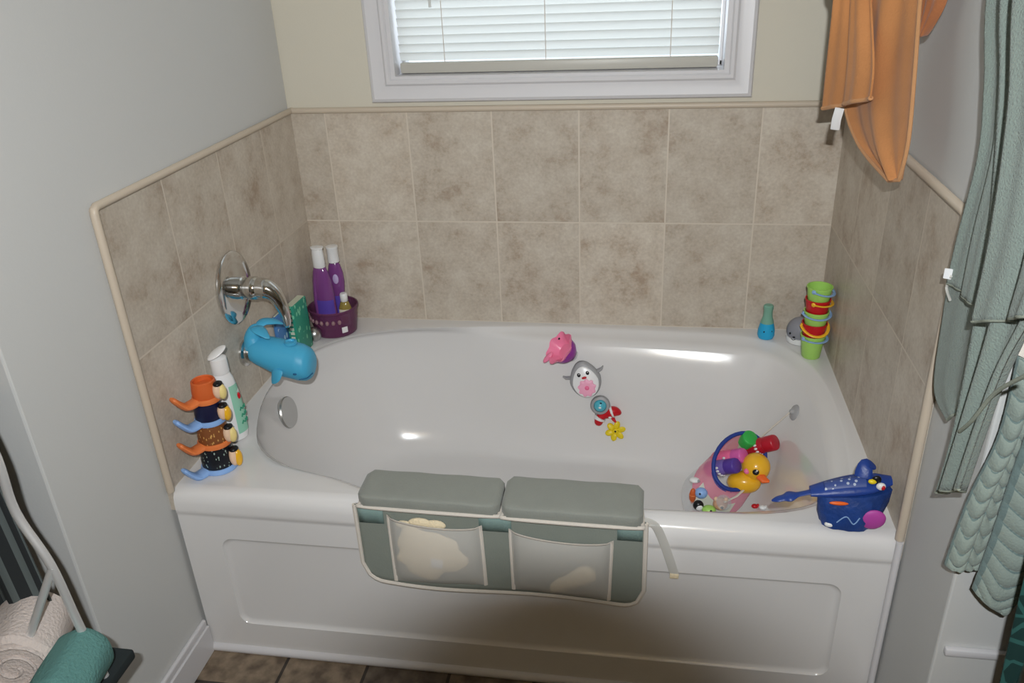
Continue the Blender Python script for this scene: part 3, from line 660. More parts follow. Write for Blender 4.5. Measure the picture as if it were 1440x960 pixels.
B().ball((0, -.022, .019), (.006, .006, .003), 14, 8, fm).link('flower_centre', M['hotpink'], fl)
p, n = stick(845, 566, .021)
sb = thing('ball_spinner', 'clear round case with an aqua ball inside, below the penguin toy', 'bath toy', p)
fm = frame((0, 0, 0), n.lerp(VD, .3)) @ Matrix.Scale(1.2, 4)
B().lathe([(.018, -.010), (.024, -.006), (.025, .002), (.022, .008), (.016, .010), (.016, .004)], 30, fm).link('ring', M['grey_toy_l'], sb)
B().ball((0, 0, .003), .0165, 22, 14, fm).link('ball', M['aqua'], sb)
B().ball((.002, .009, .017), (.003, .002, .002), 8, 6, fm).link('eye', M['black'], sb)
B().ball((.0, -.002, .0185), (.004, .003, .002), 8, 6, fm).link('cheek', M['white'], sb)
p, n = stick(857, 583, .017)
fi = thing('fish_toy', 'red curved toy fish with white stripes hanging below the aqua ball', 'bath toy', p)
fm = frame((0, 0, 0), n.lerp(VD, .3), (.93, 0, .36)) @ Matrix.Scale(1.12, 4)
fpts = spline([(-.036, -.013, 0), (-.022, .006, 0), (-.002, .009, .002), (.018, .010, .002), (.034, -.002, 0)], 6)
B().tube(fpts, [.006, .009, .011, .012, .0125, .012, .0115, .011, .011, .011, .011, .0115, .0125, .014, .015, .0155, .0155, .015, .0145, .0135, .012, .010, .008, .0055, .002], 14, 1, mx=fm, up=(0, 0, 1)).link('body', M['red'], fi)
for k in (4, 15): B().tube([fpts[k], fpts[k + 1], fpts[k + 2]], [(.0128, .0132, .0134)[q] if k == 5 else (.0152, .0160, .0164)[q] for q in range(3)], 14, 1, mx=fm, up=(0, 0, 1)).link('stripe', M['white'], fi)
B().ball((.004, .001, .012), (.005, .005, .003), 12, 8, fm).link('belly_spot', M['white'], fi)
B().tube([fm @ Vector(q) for q in ((.008, 0, 0), (.010, -.012, .002), (.013, -.02, .004))], [.008, .006, .003], 10, .5).link('fin', M['red'], fi)
p, n = stick(866, 604, .014)
st = thing('flower_spinner', 'yellow six petal spinner hanging lowest of the stuck bath toys', 'bath toy', p)
fm = frame((0, 0, 0), n.lerp(VD, .3)) @ Matrix.Scale(1.3, 4)
for k in range(6):
    a = k * PI / 3 + .3
    B().ball((.0145 * math.cos(a), .0145 * math.sin(a), 0), (.010, .0075, .003), 14, 8, fm, Euler((.25, 0, a))).link('petal', M['yflower'], st)
B().ball((0, 0, .001), (.007, .007, .004), 14, 8, fm).link('hub', M['yflower'], st)
B().ball((0, 0, .0045), .0026, 10, 6, fm).link('axle', M['black'], st)

# ================================================================== TOY BAG HUNG IN THE BASIN
def atd(u, v, t0, axis=None):                                         # point on a pixel's ray at a given distance from the lens
    return CAM + ray(u, v).normalized() * t0
O = at(1040, 648, 'y', .545)                                           # centre of the bag's mouth
dist0 = (O - CAM).length
bag = thing('toy_bag', 'clear and pink plastic toy bag with royal blue rim hung inside the tub', 'bag', O)
mouth_n = ((CAM - O).normalized() * .78 + Vector((.42, 0, .22))).normalized()
mf = frame((0, 0, 0), mouth_n, (.62, .35, .55))
def oval(rx, ry, mx, n=32, dz=0, wob=0): return [mx @ Vector((rx * math.cos(2 * PI * j / n), ry * math.sin(2 * PI * j / n), dz + wob * math.sin(3 * 2 * PI * j / n))) for j in range(n)]
rx0, ry0 = .088, .064
ring = oval(rx0, ry0, mf)
B().tube(ring + ring[:2], .0055, 10).link('rim', M['blue_pipe'], bag)
def towards(t):                                                        # bag sags from the mouth down to the lower left
    c = Vector((0, 0, 0)).lerp(at(984, 702, 'y', .49) - O, t); c.z -= .025 * math.sin(PI * t) ; return c
loops = [ring]
for t, s in ((.12, 1.03), (.28, 1.06), (.45, 1.06), (.62, 1.02), (.78, .95), (.92, .74), (1.0, .40)):
    f2 = mf.copy(); f2.translation = towards(t); loops.append(oval(rx0 * s, ry0 * s * (1 + .25 * t), f2, wob=.004 * t * 2))
B().loft(loops[:4], (False, False)).link('pink_panel', thin('pink_print_plastic', (232, 130, 160), .62, .25), bag)
B().loft(loops[3:], (False, True)).link('clear_panel', M['clear'], bag)
B().loft([loops[0], [a.lerp(b, .35) for a, b in zip(loops[0], loops[1])]], (False, False)).link('blue_collar', thin('blue_collar', (40, 62, 150), .75, .4), bag)
win_l = B(); L1 = [a.lerp(b, .5) for a, b in zip(loops[1], loops[2])]; L2 = loops[3]
sel = [j for j in range(32) if 13 <= j <= 21]
cc = towards(.28)
win_l.grid([[cc + (p_ - cc) * 1.015 for p_ in [L1[j] for j in sel]], [cc + (p_ - cc) * 1.015 for p_ in [L2[j] for j in sel]]]).link('print_panel', thin('print_panel', (214, 220, 204), .8), bag)
p2, n2 = hit(1118, 580)
r_end = ring[max(range(32), key=lambda j: (ring[j]).x + ring[j].z)]
n2h = (n2 + (CAM - p2).normalized() * .5).normalized()
B().tube([r_end, (p2 + n2 * .012) - O], .0035, 8, .5).link('strap', M['offwhite'], bag)
B().lathe([(.022, 0), (.02, .003), (.008, .007), (.005, .014), (.0, .014)], 24, frame(p2 - O + n2 * .001, n2)).link('suction_cup', thin('grey_clear_rubber', (190, 190, 192), .55, .1), bag)
r_lo = min(range(32), key=lambda j: (ring[j]).z - ring[j].x * .5)
q_end = at(1018, 706, 'y', .43) - O
p_lo = min(ring, key=lambda q: ((at(1060, 684, 'y', .5) - O) - q).length)
B().tube([p_lo, (p_lo + q_end) * .5 + Vector((0, -.01, 0)), q_end], .0035, 8, .5).link('strap', M['offwhite'], bag)
B().lathe([(.02, 0), (.018, .003), (.008, .006), (.004, .012), (.0, .012)], 24, frame(q_end, (.2, -.6, .75))).link('suction_cup', M['clear'], bag)
# contents
def cap_bottle(u, v, cap, body, label, y, tilt, cr=.0225, length=.082, txt=True):
    c = at(u, v, 'y', y); t = thing('paint_bottle', label, 'bottle', c, (0, 0, 0), 'bottles in the toy bag')
    ax_ = (mouth_n * .5 + Vector(tilt)).normalized(); fm = frame((0, 0, 0), ax_)
    B().lathe([(cr * .9, -.018), (cr, -.016), (cr * 1.0, .010), (cr * .93, .014), (cr * .86, .015), (.002, .0145)], 28, fm).link('cap', cap, t)
    B().lathe([(cr * .9, -length), (cr * 1.02, -length + .004), (cr * 1.02, -.026), (cr * .86, -.0185)], 28, fm).link('body', body, t)
    if txt:
        k = B()
        for i in range(7):
            a = i * .42; k.ball((cr * 1.03 * math.cos(a + 3.4), cr * 1.03 * math.sin(a + 3.4), -.036), (.0035, .0035, .005), 8, 6, fm)
        k.link('print', M['white'], t)
    return t
cap_bottle(1052, 618, M['greencap'], thin('greenish_clear', (190, 220, 180), .6), 'bottle with a round green cap in the toy bag', .60, (.1, 0, .25), txt=False)
cap_bottle(1084, 623, M['redcap'], M['redcap'], 'bottle with a crimson cap at the right edge of the toy bag', .580, (.6, -.1, .25), .0215)
cap_bottle(1040, 641, M['pinkcap'], M['hotpink'], 'bottle with an orchid pink cap in the toy bag', .545, (.5, -.12, .14), .0205)
cap_bottle(1030, 655, M['purplecap'], mat('lavender_plastic', (120, 100, 176), .4), 'bottle with an indigo cap at the left edge of the toy bag', .515, (.5, -.15, .16), .0205)
dk = thing('rubber_duck', 'yellow rubber duck with orange beak sitting in the toy bag', 'rubber duck', at(1063, 656, 'y', .525))
dc = dk.location.copy(); VDd = (CAM - dc).normalized()
dm = frame((0, 0, 0), VDd, (1, 0, 0))                                  # local X right, Y up, Z to the lens
B().ball((0, 0, 0), (.037, .037, .036), 28, 18, dm).link('head', M['yellow'], dk)
B().ball((-.030, -.042, -.014), (.044, .030, .034), 28, 18, dm).link('body', M['yellow'], dk)
bk_ = B().tube([dm @ Vector(q) for q in ((.012, -.024, .022), (.022, -.034, .030), (.034, -.036, .030))], [.014, .012, .004], 14, .55).link('beak', M['beak'], dk)
e = B().ball((.0, -.014, .0335), (.0085, .008, .004), 16, 10, dm).link('eye', M['black'], dk)
B().ball((.003, -.0105, .037), .0026, 10, 6, dm).link('eye_glint', M['white'], e)
B().ball((-.023, -.013, .026), (.0075, .0075, .004), 14, 8, dm).link('cheek', M['hotpink'], dk)
# small things seen through the clear bottom of the bag
def small(u, v, y, r, m, label, cat, name, parts=()):
    t = thing(name, label, cat, at(u, v, 'y', y), (0, 0, 0), 'small toys in the bottom of the toy bag')
    B().ball((0, 0, 0), r, 18, 12).link('body', m, t)
    for nm, off, rr, mm in parts: B().ball(off, rr, 12, 8).link(nm, mm, t)
small(986, 693, .47, (.017, .015, .015), M['lblue'], 'small pale blue toy in the clear bottom of the toy bag', 'bath toy', 'float_toy', [('eye', (-.004, -.013, .006), .003, M['black'])])
small(982, 710, .44, (.014, .012, .014), M['black'], 'small black and white toy in the clear bottom of the toy bag', 'bath toy', 'float_toy', [('belly', (.002, -.006, -.002), (.010, .008, .010), M['white'])])
small(997, 717, .43, (.018, .015, .013), M['lime'], 'small lime green toy in the clear bottom of the toy bag', 'bath toy', 'float_toy', [('eye', (.004, -.013, .007), .003, M['black'])])
small(1013, 708, .44, (.019, .015, .018), mat('tan_plastic', (206, 156, 128), .5), 'small tan toy in the clear bottom of the toy bag', 'bath toy', 'float_toy', [('muzzle', (.002, -.011, -.002), (.009, .007, .009), M['skin']), ('nose', (.003, -.017, .0), .004, M['black']), ('ear', (-.012, -.002, .016), .006, M['skin']), ('ear', (.013, -.002, .016), .006, M['skin'])])
small(974, 697, .47, (.009, .009, .024), M['orange'], 'slim orange toy at the left side of the toy bag bottom', 'bath toy', 'float_toy', [('band', (0, 0, .004), (.0096, .0096, .005), M['orange_l'])])
small(977, 675, .50, (.014, .010, .007), M['white'], 'small white toy lying highest in the clear bottom of the toy bag', 'bath toy', 'float_toy', [('knob', (.01, -.006, .002), .004, M['grey_toy_l'])])
for i, (u, v, m, l) in enumerate(((1064, 723, 'red', 'tiny red'), (1075, 725, 'white', 'tiny white'))):
    p, n = hit(u, v - 10)
    t = thing('letter_toy', l + ' foam toy lying in the tub just behind the front rim', 'bath toy', p + n * .006)
    B().ball((0, 0, 0), (.009, .007, .006), 14, 8).ball((.008, 0, .002), (.005, .006, .005), 12, 8).link('body', M[m], t)

# ================================================================== BLUE POUCH ON THE FRONT RIGHT CORNER
po = thing('toy_pouch', 'royal blue net pouch with spotted flat top and tail on the front right tub corner', 'bag', (1.437, .05, H))
def pl_(u, v, y): return at(u, v, 'y', y) - po.location
# body: lofted pouch, wide at the top rim
def ov(cx, cy, cz, rx, ry, dz=0, n=32): return [(cx + rx * math.cos(2 * PI * j / n), cy + ry * math.sin(2 * PI * j / n), cz + dz * math.cos(2 * PI * j / n)) for j in range(n)]
loops = [ov(-.006, -.012, .0015, .034, .020), ov(-.005, -.011, .004, .050, .028), ov(-.002, -.008, .026, .060, .034, .002), ov(0, -.004, .055, .065, .034, .004), ov(.003, .0, .078, .067, .030, .008)]
for l in loops[1:]:
    for k in range(len(l)):
        a = 2 * PI * k / 32; w = 1 + .035 * math.sin(5 * a + 1 + l[k][2] * 20) + .025 * math.sin(11 * a + l[k][2] * 60); x, y, z = l[k]; l[k] = (x * w, y * w, z)
B().loft(loops, (True, True)).link('net_body', M['pouch'], po)
# flat top, shaped like a swimming ray
tp = []
for i, t in enumerate([k / 12 for k in range(13)]):
    c = Vector((-.080, -.008, .072)).lerp(Vector((.070, .006, .098)), t); w = .008 + .019 * math.sin(PI * min(1, t * .62 + .12)) ** 1.2; w = w * (1 - max(0, t - .8) * 2.2)
    th = .006 + .008 * math.sin(PI * t)
    tp.append([(c.x, c.y + w * math.cos(a), c.z + th * math.sin(a) + .25 * w * math.cos(a) * .5) for a in [2 * PI * j / 20 for j in range(20)]])
B().loft(tp, (True, True)).link('top_flap', M['pouch_l'], po)
B().loft([[(x, y * .6 - .004, z + .004) for x, y, z in l] for l in tp[2:9]], (True, True)).link('spotted_panel', M['pouch_dots'], po)
B().tube(spline([(-.07, -.008, .073), (-.10, -.012, .066), (-.120, -.014, .060), (-.135, -.016, .056), (-.152, -.018, .051)], 5), [.009, .008, .0075, .007, .007, .007, .008, .0105, .013, .0145, .0145, .013, .011, .0095, .009, .009, .009, .008, .006, .004, .002], 12, .45, up=(0, 0, 1)).link('tail', M['pouch_l'], po)
B().tube(spline([(.016, .002, .104), (.022, .014, .126), (.042, .020, .116)], 5), [.016, .016, .016, .015, .014, .013, .012, .010, .008, .006, .003], 12, .35).link('back_fin', M['pouch_l'], po)
e = B().ball((.046, -.016, .098), (.009, .006, .008), 16, 10).link('eye', M['white'], po)
B().ball((.049, -.0205, .098), (.004, .003, .005), 12, 8).link('pupil', M['red'], e)
B().ball((.030, -.013, .106), (.008, .005, .005), 14, 8).link('side_mark', M['yflower'], po)
B().ball((.038, -.010, .109), (.009, .005, .009), 14, 8).link('dark_mark', M['black'], po)
B().ball((.036, -.036, .034), (.024, .007, .022), 20, 12, None, Euler((0, -.35, 0))).link('magenta_patch', M['magpink'], po)
B().ball((-.030, -.034, .066), (.018, .004, .004), 16, 8).link('orange_mark', M['beak'], po)
B().ball((-.040, -.030, .012), (.010, .006, .006), 14, 8).link('white_mark', M['white'], po)
B().tube(spline([(-.030, -.040, .025), (-.015, -.043, .042), (.0, -.043, .025), (.010, -.042, .040)], 5), .0012, 6).link('stitching', M['buck_b'], po)

# ================================================================== KNEELER / ELBOW PAD OVER THE FRONT RIM
kn = thing('elbow_rest', 'grey green padded elbow rest with two cushions and net pockets draped over the tub front', 'bath pad', (0, 0, 0))
def cushion(x0, x1, za, zb, yf, yb):
    # soft block: rings along X
    loops = []; n = 30
    for i in range(25):
        t = i / 24; x = x0 + (x1 - x0) * t; e = min(1, min(t, 1 - t) * 16); s = .80 + .20 * math.sqrt(max(0, 1 - (1 - e) ** 2))
        if t in (0, 1): s = .72
        zt = za + (zb - za) * t
        l = []
        for j in range(n):
            a = 2 * PI * j / n; ca, sa = math.cos(a), math.sin(a); k = .26
            cy, cz = abs(ca) ** k * math.copysign(1, ca), abs(sa) ** k * math.copysign(1, sa)
            hh = .0150; dep = (yb - yf) / 2
            y = (yf + yb) / 2 + dep * s * cy; z = zt + hh * s * cz + (.0007 * math.sin(x * 60) if sa > 0 else 0)
            if y < 0: z -= .06 * max(0, .02 - y) * (1 if sa < 0 else .8)
            l.append((x, y, z))
        loops.append(l)
    return B().loft(loops, (True, True))
CU = [(.446, .746, .507, .504, -.032, .066), (.751, 1.036, .505, .502, -.036, .074)]
for x0, x1, za, zb, yf, yb in CU:
    c = cushion(x0, x1, za, zb, yf, yb).link('cushion', M['greyfab'], kn, angle=80)
    pts = spline([(x0 + .004, yb * .4, za - .0135), (x0 + .001, yf + .014, za - .016), (x0 + .014, yf + .002, za - .0155), ((x0 + x1) / 2, yf - .001, za - .0165), (x1 - .014, yf + .002, zb - .0155), (x1 - .001, yf + .014, zb - .016), (x1 - .004, yb * .4, zb - .0135)], 6)
    B().tube(pts, .0042, 8).link('piping', M['offwhite'], c)
PY = -.0125
def panel_bottom(x):
    t = (x - .43) / .613; return .284 - .022 * t - .006 * math.sin(t * 5.5)
def panel_y(x, z): return PY - .004 * math.sin((x - .43) * 13) * (.48 - z) * 5
NX, NZ = 48, 14
P = []
for i in range(NZ + 1):
    row = []
    for k in range(NX + 1):
        x = .432 + .610 * k / NX; zb = panel_bottom(x); r = .045
        dx = min(x - .432, 1.042 - x)
        if dx < r: zb += r - math.sqrt(max(0, r * r - (r - dx) ** 2))
        zt = .484; z = zt + (zb - zt) * i / NZ
        row.append((x, panel_y(x, z), z))
    P.append(row)
B().grid(P).link('panel', M['greydark'], kn, solid=.006)
edge_pts = [r[0] for r in P] + P[-1][1:] + [r[-1] for r in P[::-1]][1:]
B().tube([(x, y - .002, z) for x, y, z in edge_pts], .0052, 8).link('panel_piping', M['offwhite'], kn)
for x0, x1 in ((.44, .494), (.700, .768), (.985, 1.036)):
    B().grid([[(x0 + (x1 - x0) * k / 4, panel_y(x0, .47) - .0045, z) for k in range(5)] for z in (.476, .462, .440)]).link('ribbon', M['teal_band'], kn, solid=.002)
def pocket(q):
    (xa, za), (xb, zb), (xc, zc), (xd, zd) = q; G = []
    for i in range(11):
        v = i / 10; row = []
        for k in range(21):
            u = k / 20
            x = (xa + (xb - xa) * u) * (1 - v) + (xd + (xc - xd) * u) * v; z = (za + (zb - za) * u) * (1 - v) + (zd + (zc - zd) * u) * v
            bul = .034 * math.sin(PI * u) ** .45 * math.sin(PI * min(1, .15 + .85 * v)) ** .45
            row.append((x, panel_y(x, z) - .006 - bul, z))
        G.append(row)
    o = B().grid(G).link('net_pocket', M['net'], kn)
    b = [r[0] for r in G[::-1]] + G[0][1:] + [r[-1] for r in G][1:]
    B().tube([(x, y - .0008, z) for x, y, z in b], .0042, 8, .35, up=(0, 1, 0)).link('pocket_binding', M['offwhite'], o)
pocket(((.506, .464), (.703, .452), (.706, .292), (.506, .289)))
pocket(((.766, .449), (.975, .437), (.970, .281), (.766, .285)))
# strap end with tab
sp_ = spline([(1.038, -.008, .486), (1.060, -.012, .478), (1.076, -.0085, .44), (1.092, -.007, .39), (1.103, -.0065, .352)], 6)
B().tube(sp_, .0095, 8, .14, up=(0, 1, 0)).link('strap', M['strap'], kn)
lab(B().box((1.094, -.009, .342), (1.112, -.0055, .354), .001).link('strap_tab', M['cream'], kn), 'cream tab at the end of the clear strap')
# what is in the pockets
def lump(name, label, cat, c, rx, rz, ry, m, seed, n=40):
    random.seed(seed); ph = [random.uniform(0, 6.28) for _ in range(6)]
    t = thing(name, label, cat, c); loops = []
    for i in range(1, 14):
        f = PI * i / 14 - PI / 2; l = []
        for j in range(n):
            a = 2 * PI * j / n; w = 1 + .10 * math.sin(3 * a + ph[0]) + .07 * math.sin(5 * a + ph[1]) + .05 * math.sin(9 * a + ph[2]) + .04 * math.sin(4 * f + ph[3] + 2 * a)
            l.append((rx * w * math.cos(f) * math.cos(a), ry * math.sin(f), rz * w * math.cos(f) * math.sin(a)))
        loops.append(l)
    return t, B().loft(loops, (True, True))
t, bb = lump('washcloth', 'cream crumpled washcloth inside the left net pocket of the elbow rest', 'washcloth', (.590, PY - .0165, .376), 0.076, .064, .009, M['cream'], 3)
bb.link('cloth', M['cream'], t)
ruf = B()
for k, (dx, dz, r) in enumerate(((-.050, .074, .014), (-.014, .080, .02), (.018, .078, .018))):
    ruf.ball((dx, .004, dz - .002), (r * 1.3, .006, r * .7), 18, 10)
ruf.link('ruffle', M['cream'], t)
B().box((.008, -.0185, -.018), (.034, -.0175, .006), .0004, mx=Matrix.Rotation(.12, 4, 'Y')).link('care_tag', M['white'], t)
br = thing('scrub_mitt', 'cream peanut shaped sponge inside the right net pocket of the elbow rest', 'sponge', (.900, PY - .0165, .338), (0, math.radians(-32), 0))
B().loft([[(x, .0075 * math.sin(a), r * math.cos(a)) for a in [2 * PI * j / 20 for j in range(20)]] for x, r in ((-.06, .004), (-.055, .012), (-.035, .018), (-.012, .017), (.006, .021), (.026, .024), (.040, .019), (.047, .006))], (True, True)).link('sponge', M['cream'], br)

# ================================================================== TOWELS
def cloth(left, right, amp, waves, nv=40, nu=48, phase=0, taper=1.0):
    """ruled sheet between two edge curves (3D points, top to bottom) with folds towards the room"""
    Lc, Rc = spline(left, 10), spline(right, 10)
    def samp(C, t):
        x = t * (len(C) - 1); i = min(int(x), len(C) - 2); return C[i].lerp(C[i + 1], x - i)
    G = []; UV = []
    for i in range(nv + 1):
        v = i / nv; a, b = samp(Lc, v), samp(Rc, v); d = (b - a); nrm = Vector((d.y, -d.x, 0))
        nrm = nrm.normalized() if nrm.length > 1e-6 else Vector((-1, 0, 0))
        if nrm.dot(CAM - a) < 0: nrm = -nrm
        row = []
        for k in range(nu + 1):
            u = k / nu; f = math.sin(u * waves * 2 * PI + phase + .9 * math.sin(v * 2.2)) + .4 * math.sin(u * waves * 4.7 * PI + 1.3 + v * 1.5)
            row.append(a.lerp(b, u) + nrm * amp * f * (1 - (1 - taper) * v))
            UV.append((u, v))
        G.append(row)
    return G, UV
def X(u, v, x): return at(u, v, 'x', x)
def Y(u, v, y): return at(u, v, 'y', y)
# apricot towel
ot = thing('hooded_towel', 'apricot orange fleece towel hanging at the top right of the tub', 'towel', (0, 0, 0))
up1 = Vector((1.478, .56, 1.92))
ua = [Vector((1.45, .60, 1.90)), X(1178, -60, 1.37), X(1177, 0, 1.37), X(1168, 90, 1.375), X(1161, 152, 1.38)]
ub = [Vector((1.48, .57, 1.90)), X(1222, -60, 1.41), X(1222, 0, 1.41), X(1226, 90, 1.415), X(1222, 138, 1.42)]
G, UV = cloth(ua, ub, .006, 1.6, phase=.6); o1 = B().grid(G).link('back_layer', M['orange_cloth'], ot, solid=.004)
B().tube(G[-1], .0045, 8).link('hem', M['orange_hem'], o1)
va = [Vector((1.46, .58, 1.90)), X(1205, -60, 1.40), X(1203, 0, 1.40), X(1188, 130, 1.415), X(1206, 200, 1.43), X(1250, 254, 1.455)]
vb = [Vector((1.49, .54, 1.90)), X(1298, -60, 1.465), X(1292, 0, 1.466), X(1285, 110, 1.466), X(1277, 200, 1.466), X(1264, 253, 1.464)]
G, UV = cloth(va, vb, .0065, 1.5, phase=2.4); o2 = B().grid(G).link('front_layer', M['orange_cloth'], ot, solid=.004)
B().tube([r[0] for r in G[16:]] + [r[-1] for r in G[::-1]][:30], .0036, 8).link('hem', M['orange_hem'], o2)
wa = [Vector((1.475, .56, 1.90)), X(1288, -60, 1.478), X(1287, 0, 1.478), X(1286, 54, 1.478)]
wb_ = [Vector((1.495, .53, 1.90)), X(1330, -60, 1.497), X(1326, 0, 1.497), X(1300, 50, 1.49)]
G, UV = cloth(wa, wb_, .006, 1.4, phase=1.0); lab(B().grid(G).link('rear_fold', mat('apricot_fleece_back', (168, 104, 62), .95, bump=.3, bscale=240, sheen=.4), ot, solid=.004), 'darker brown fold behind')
tp_, tq_ = X(1181, 152, 1.385), X(1174, 182, 1.385)
B().tube([tp_, tp_.lerp(tq_, .5) + Vector((-.002, -.003, 0)), tq_], .0085, 8, .15, up=CAM - tp_).link('care_tag', M['white'], ot)
def hook(name, label, p):
    t = thing(name, label, 'hook', p)
    B().lathe([(.022, -.0), (.022, .004), (.016, .007)], 24, frame((0, 0, 0), (-1, 0, 0))).link('back_plate', M['satin'], t)
    B().tube(spline([(-.005, 0, 0), (-.03, 0, -.012), (-.05, 0, -.004), (-.055, 0, .02)], 6), .005, 10).link('prong', M['satin'], t)
hook('wall_hook', 'nickel hook on the right wall that holds the apricot towel', (W + .009, .56, 1.90))
hook('wall_hook', 'nickel hook on the right wall that holds the sage towel', (W + .009, -.10, 1.80))
# sage towel
sg = thing('bath_towel', 'large sage green terry towel hanging in folds at the right of the tub', 'towel', (0, 0, 0))
top = Vector((1.485, -.10, 1.80))
sheets = []
def sheet(l, r, x0, x1, amp, waves, phase, solid=.005):
    a = [top] + [X(u, v, x0) for u, v in l]; b = [top + Vector((0, -.02, 0))] + [X(u, v, x1) for u, v in r]
    G, UV = cloth(a, b, amp, waves, phase=phase); sheets.append(G); return G
bt = B()
GA = sheet([(1402, -40), (1390, 200), (1347, 355), (1330, 450), (1318, 545), (1335, 590)], [(1430, -40), (1420, 200), (1400, 360), (1384, 450), (1366, 530), (1350, 572)], 1.508, 1.500, .003, 1.0, .2); bt.grid(GA)
GB = sheet([(1405, -60), (1393, 120), (1384, 215), (1354, 330), (1338, 398)], [(1450, -60), (1434, 120), (1425, 215), (1400, 330), (1380, 437)], 1.498, 1.488, .005, 1.6, 1.0); bt.grid(GB)
GC = sheet([(1425, -60), (1415, 120), (1400, 300), (1376, 450), (1346, 600), (1320, 692)], [(1500, -60), (1500, 150), (1490, 300), (1470, 420), (1412, 530), (1354, 688)], 1.484, 1.470, .008, 1.8, 2.0); bt.grid(GC)
GD = sheet([(1445, -60), (1432, 150), (1405, 330), (1377, 452)], [(1530, -60), (1530, 150), (1520, 330), (1480, 442)], 1.466, 1.452, .008, 1.6, .4); bt.grid(GD)
cl_ = bt.link('cloth', M['sage'], sg, solid=.005)
for G in (GB, GD, GC, GA): B().tube(G[-1], .0028, 8).link('hem', M['hem'], cl_)
B().tube(spline([X(1350, 606, 1.462), X(1368, 590, 1.458), X(1400, 552, 1.455), X(1446, 526, 1.45)], 6), .0026, 8).link('hem', M['hem'], cl_)
a, b = X(1337, 378, 1.490), X(1334, 392, 1.490)
B().tube([a, b], .008, 8, .15, up=CAM - a).link('care_tag', M['white'], sg)
B().tube(spline([X(1338, 388, 1.492), X(1331, 404, 1.494), X(1336, 422, 1.494)], 5), .0022, 6).link('hang_loop', M['strap'], sg)
# scalloped towel
qt = thing('scalloped_towel', 'pale sage puffed towel with scalloped rows hanging below the sage towel', 'towel', (0, 0, 0))
ed = B()
def puffy(left, right, ncol, nrow, y0, y1, nu=72, nv=120, curve=.22):
    Lc, Rc = spline([Y(u, v, y0) for u, v in left], 10), spline([Y(u, v, y1) for u, v in right], 10)
    def samp(C, t):
        x = t * (len(C) - 1); i = min(int(x), len(C) - 2); return C[i].lerp(C[i + 1], x - i)
    G, UV = [], []
    for i in range(nv + 1):
        v = i / nv; row = []
        for k in range(nu + 1):
            u = k / nu; c = u * ncol; fc = c - math.floor(c)
            r = v * nrow - curve * math.sin(PI * fc); fr = r - math.floor(r)
            vv = min(1, v + (.5 / nrow) * math.sin(PI * fc) * v)
            h = .008 * (math.sin(PI * fc) ** .5) * (math.sin(PI * fr) ** .5)
            a, b = samp(Lc, vv), samp(Rc, vv); p = a.lerp(b, u); p.y -= h + .006 * math.sin(u * 5)
            row.append(p); UV.append((c, r + 50))
        G.append(row)
    return G, UV
G1, U1 = puffy([(1432, 500), (1405, 610), (1362, 700), (1329, 792)], [(1490, 510), (1450, 620), (1412, 710), (1380, 800)], 2, 13, -.262, -.275)
G2, U2 = puffy([(1462, 560), (1425, 660), (1392, 760), (1368, 826)], [(1560, 580), (1545, 680), (1500, 770), (1416, 868)], 1, 13, -.285, -.31, curve=.8)
B().grid(G1, U1).link('left_layer', M['scallop'], qt, solid=.005)
B().grid(G2, U2).link('right_layer', M['scallop'], qt, solid=.005)
B().tube([G1[0][0], G1[0][0] + Vector((.03, .02, .06)), Vector((W + .06, -.24, 1.12))], .012, 10).link('hanging_loop', M['offwhite'], qt)
# dark green cloth in the lower right corner
gc = thing('shower_curtain', 'dark green leaf patterned cloth hanging at the lower right corner', 'curtain', (0, 0, 0))
P = []
UVc = []
for i in range(31):
    z = .44 + (1.25 - .44) * i / 30; row = []
    for k in range(41):
        u = k / 40; row.append((1.535 + .42 * u + .01 * math.sin(z * 5), -.44 + .016 * math.sin(u * 30 + z * 2), z))
    P.append(row)
B().grid(P).link('cloth', M['curtain'], gc, solid=.004)
B().tube([(x, y, z) for x, y, z in P[0]], .012, 8).link('hem', M['hem'], gc)
B().tube([(1.50, -.44, 1.255), (1.98, -.44, 1.255)], .009, 10).link('rail', M['satin'], gc)
for x in (1.56, 1.93): B().tube([(x, -.44, 0.0), (x, -.44, 1.255)], .008, 10).link('post', M['satin'], gc)

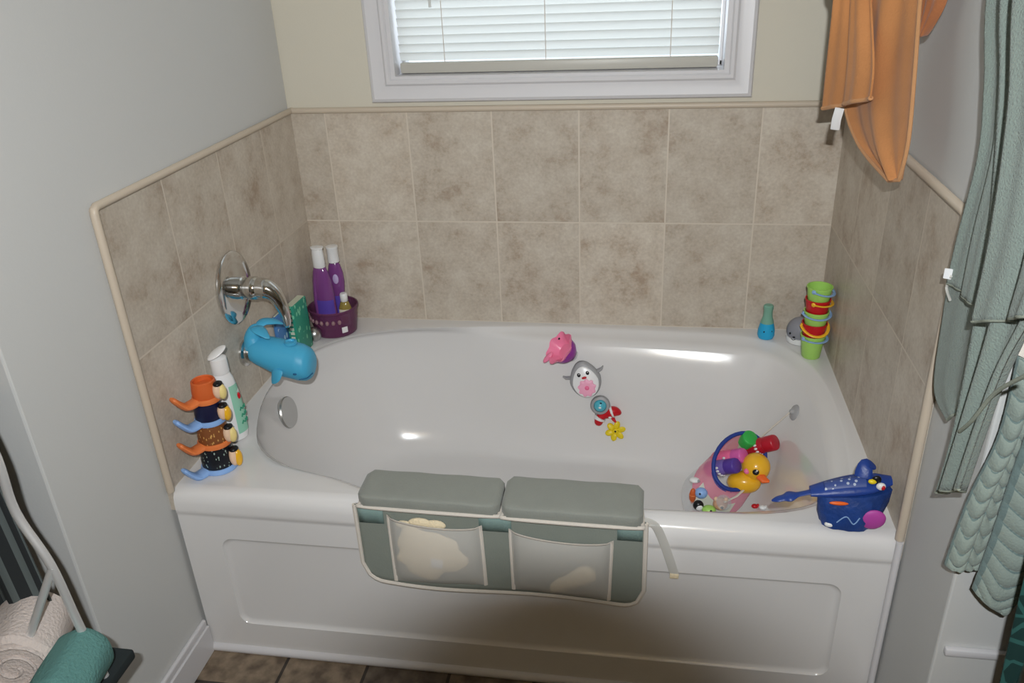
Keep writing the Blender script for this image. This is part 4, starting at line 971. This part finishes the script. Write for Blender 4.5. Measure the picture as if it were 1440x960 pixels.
# ================================================================== LAUNDRY STAND, LOWER LEFT
hp = thing('laundry_stand', 'chrome framed laundry stand with dark striped bag at the lower left edge', 'laundry hamper', (0, 0, 0))
ly = -.50
fr = spline([at(-40, 570, 'y', ly), at(-4, 645, 'y', ly), at(22, 720, 'y', ly), at(72, 795, 'y', ly), at(112, 880, 'y', ly), at(160, 975, 'y', ly)], 6)
legx = fr[-1]
B().tube(fr + [Vector((legx.x + .02, ly, .02)), Vector((legx.x + .02, ly, 0.0))], .0068, 12).link('frame', M['steel'], hp)
j_ = at(74, 797, 'y', ly); k_ = at(36, 912, 'y', ly - .035)
B().tube([j_, k_, k_ + (k_ - j_) * .8], .0065, 12).link('brace', M['steel'], hp)
P = []; UVc = []
for i in range(13):
    v = i / 12; row = []
    for k in range(25):
        u = k / 24; b_ = at(-60 + 125 * v, 560 + 260 * v, 'y', ly - .012); x = b_.x - .06 - .26 + .26 * u - .02 * v * (1 - u)
        row.append((x, ly + .035 + .012 * math.sin(u * 21) , b_.z - .02 - .15 * v)); UVc.append((u * 12, v))
    P.append(row)
B().grid(P, UVc).link('bag', M['stripes'], hp, solid=.004)
B().tube([(-.22, ly - .02, 0), (-.22, ly - .02, .98)], .0095, 12).link('leg', M['chrome'], hp)
sh_z = .485
B().box((-.24, ly - .16, sh_z - .02), (.185, ly + .06, sh_z), .004).link('shelf', M['dark'], hp)
B().tube([(-.22, ly - .02, .955), fr[0] + Vector((0, 0, 0))], .008, 10).link('top_rail', M['chrome'], hp)
B().tube([(.19, ly - .15, 0), (.19, ly - .15, sh_z)], .008, 10).link('leg', M['chrome'], hp)
def rolled(label, c, r, L, m, yaw, spiral):
    t = thing('rolled_towel', label, 'towel', c, (0, 0, yaw))
    loops = []
    for i in range(15):
        x = -L / 2 + L * i / 14; e = .86 if i in (0, 14) else 1
        loops.append([(x, r * e * math.cos(a) * (1 + .05 * math.sin(3 * a + x * 30)), r * e * math.sin(a) * (1 + .05 * math.sin(5 * a + 1))) for a in [2 * PI * q / 28 for q in range(28)]])
    B().loft(loops, (True, True)).link('cloth', m, t)
    B().tube([(L / 2 + .001, r * (1 - q / 34) * math.cos(q * .45) * .85, r * (1 - q / 34) * math.sin(q * .45) * .85) for q in range(30)], .0035, 6).link('rolled_edge', m, t)
rolled('ivory rolled terry towel on the laundry stand shelf', (.048, ly + .0, sh_z + .064), .060, .12, M['ivory'], math.radians(-70), 1)
rolled('teal green rolled terry towel right of the ivory towel on the laundry stand', (.160, ly - .05, sh_z + .054), .046, .12, M['teal_t'], math.radians(-80), 1)
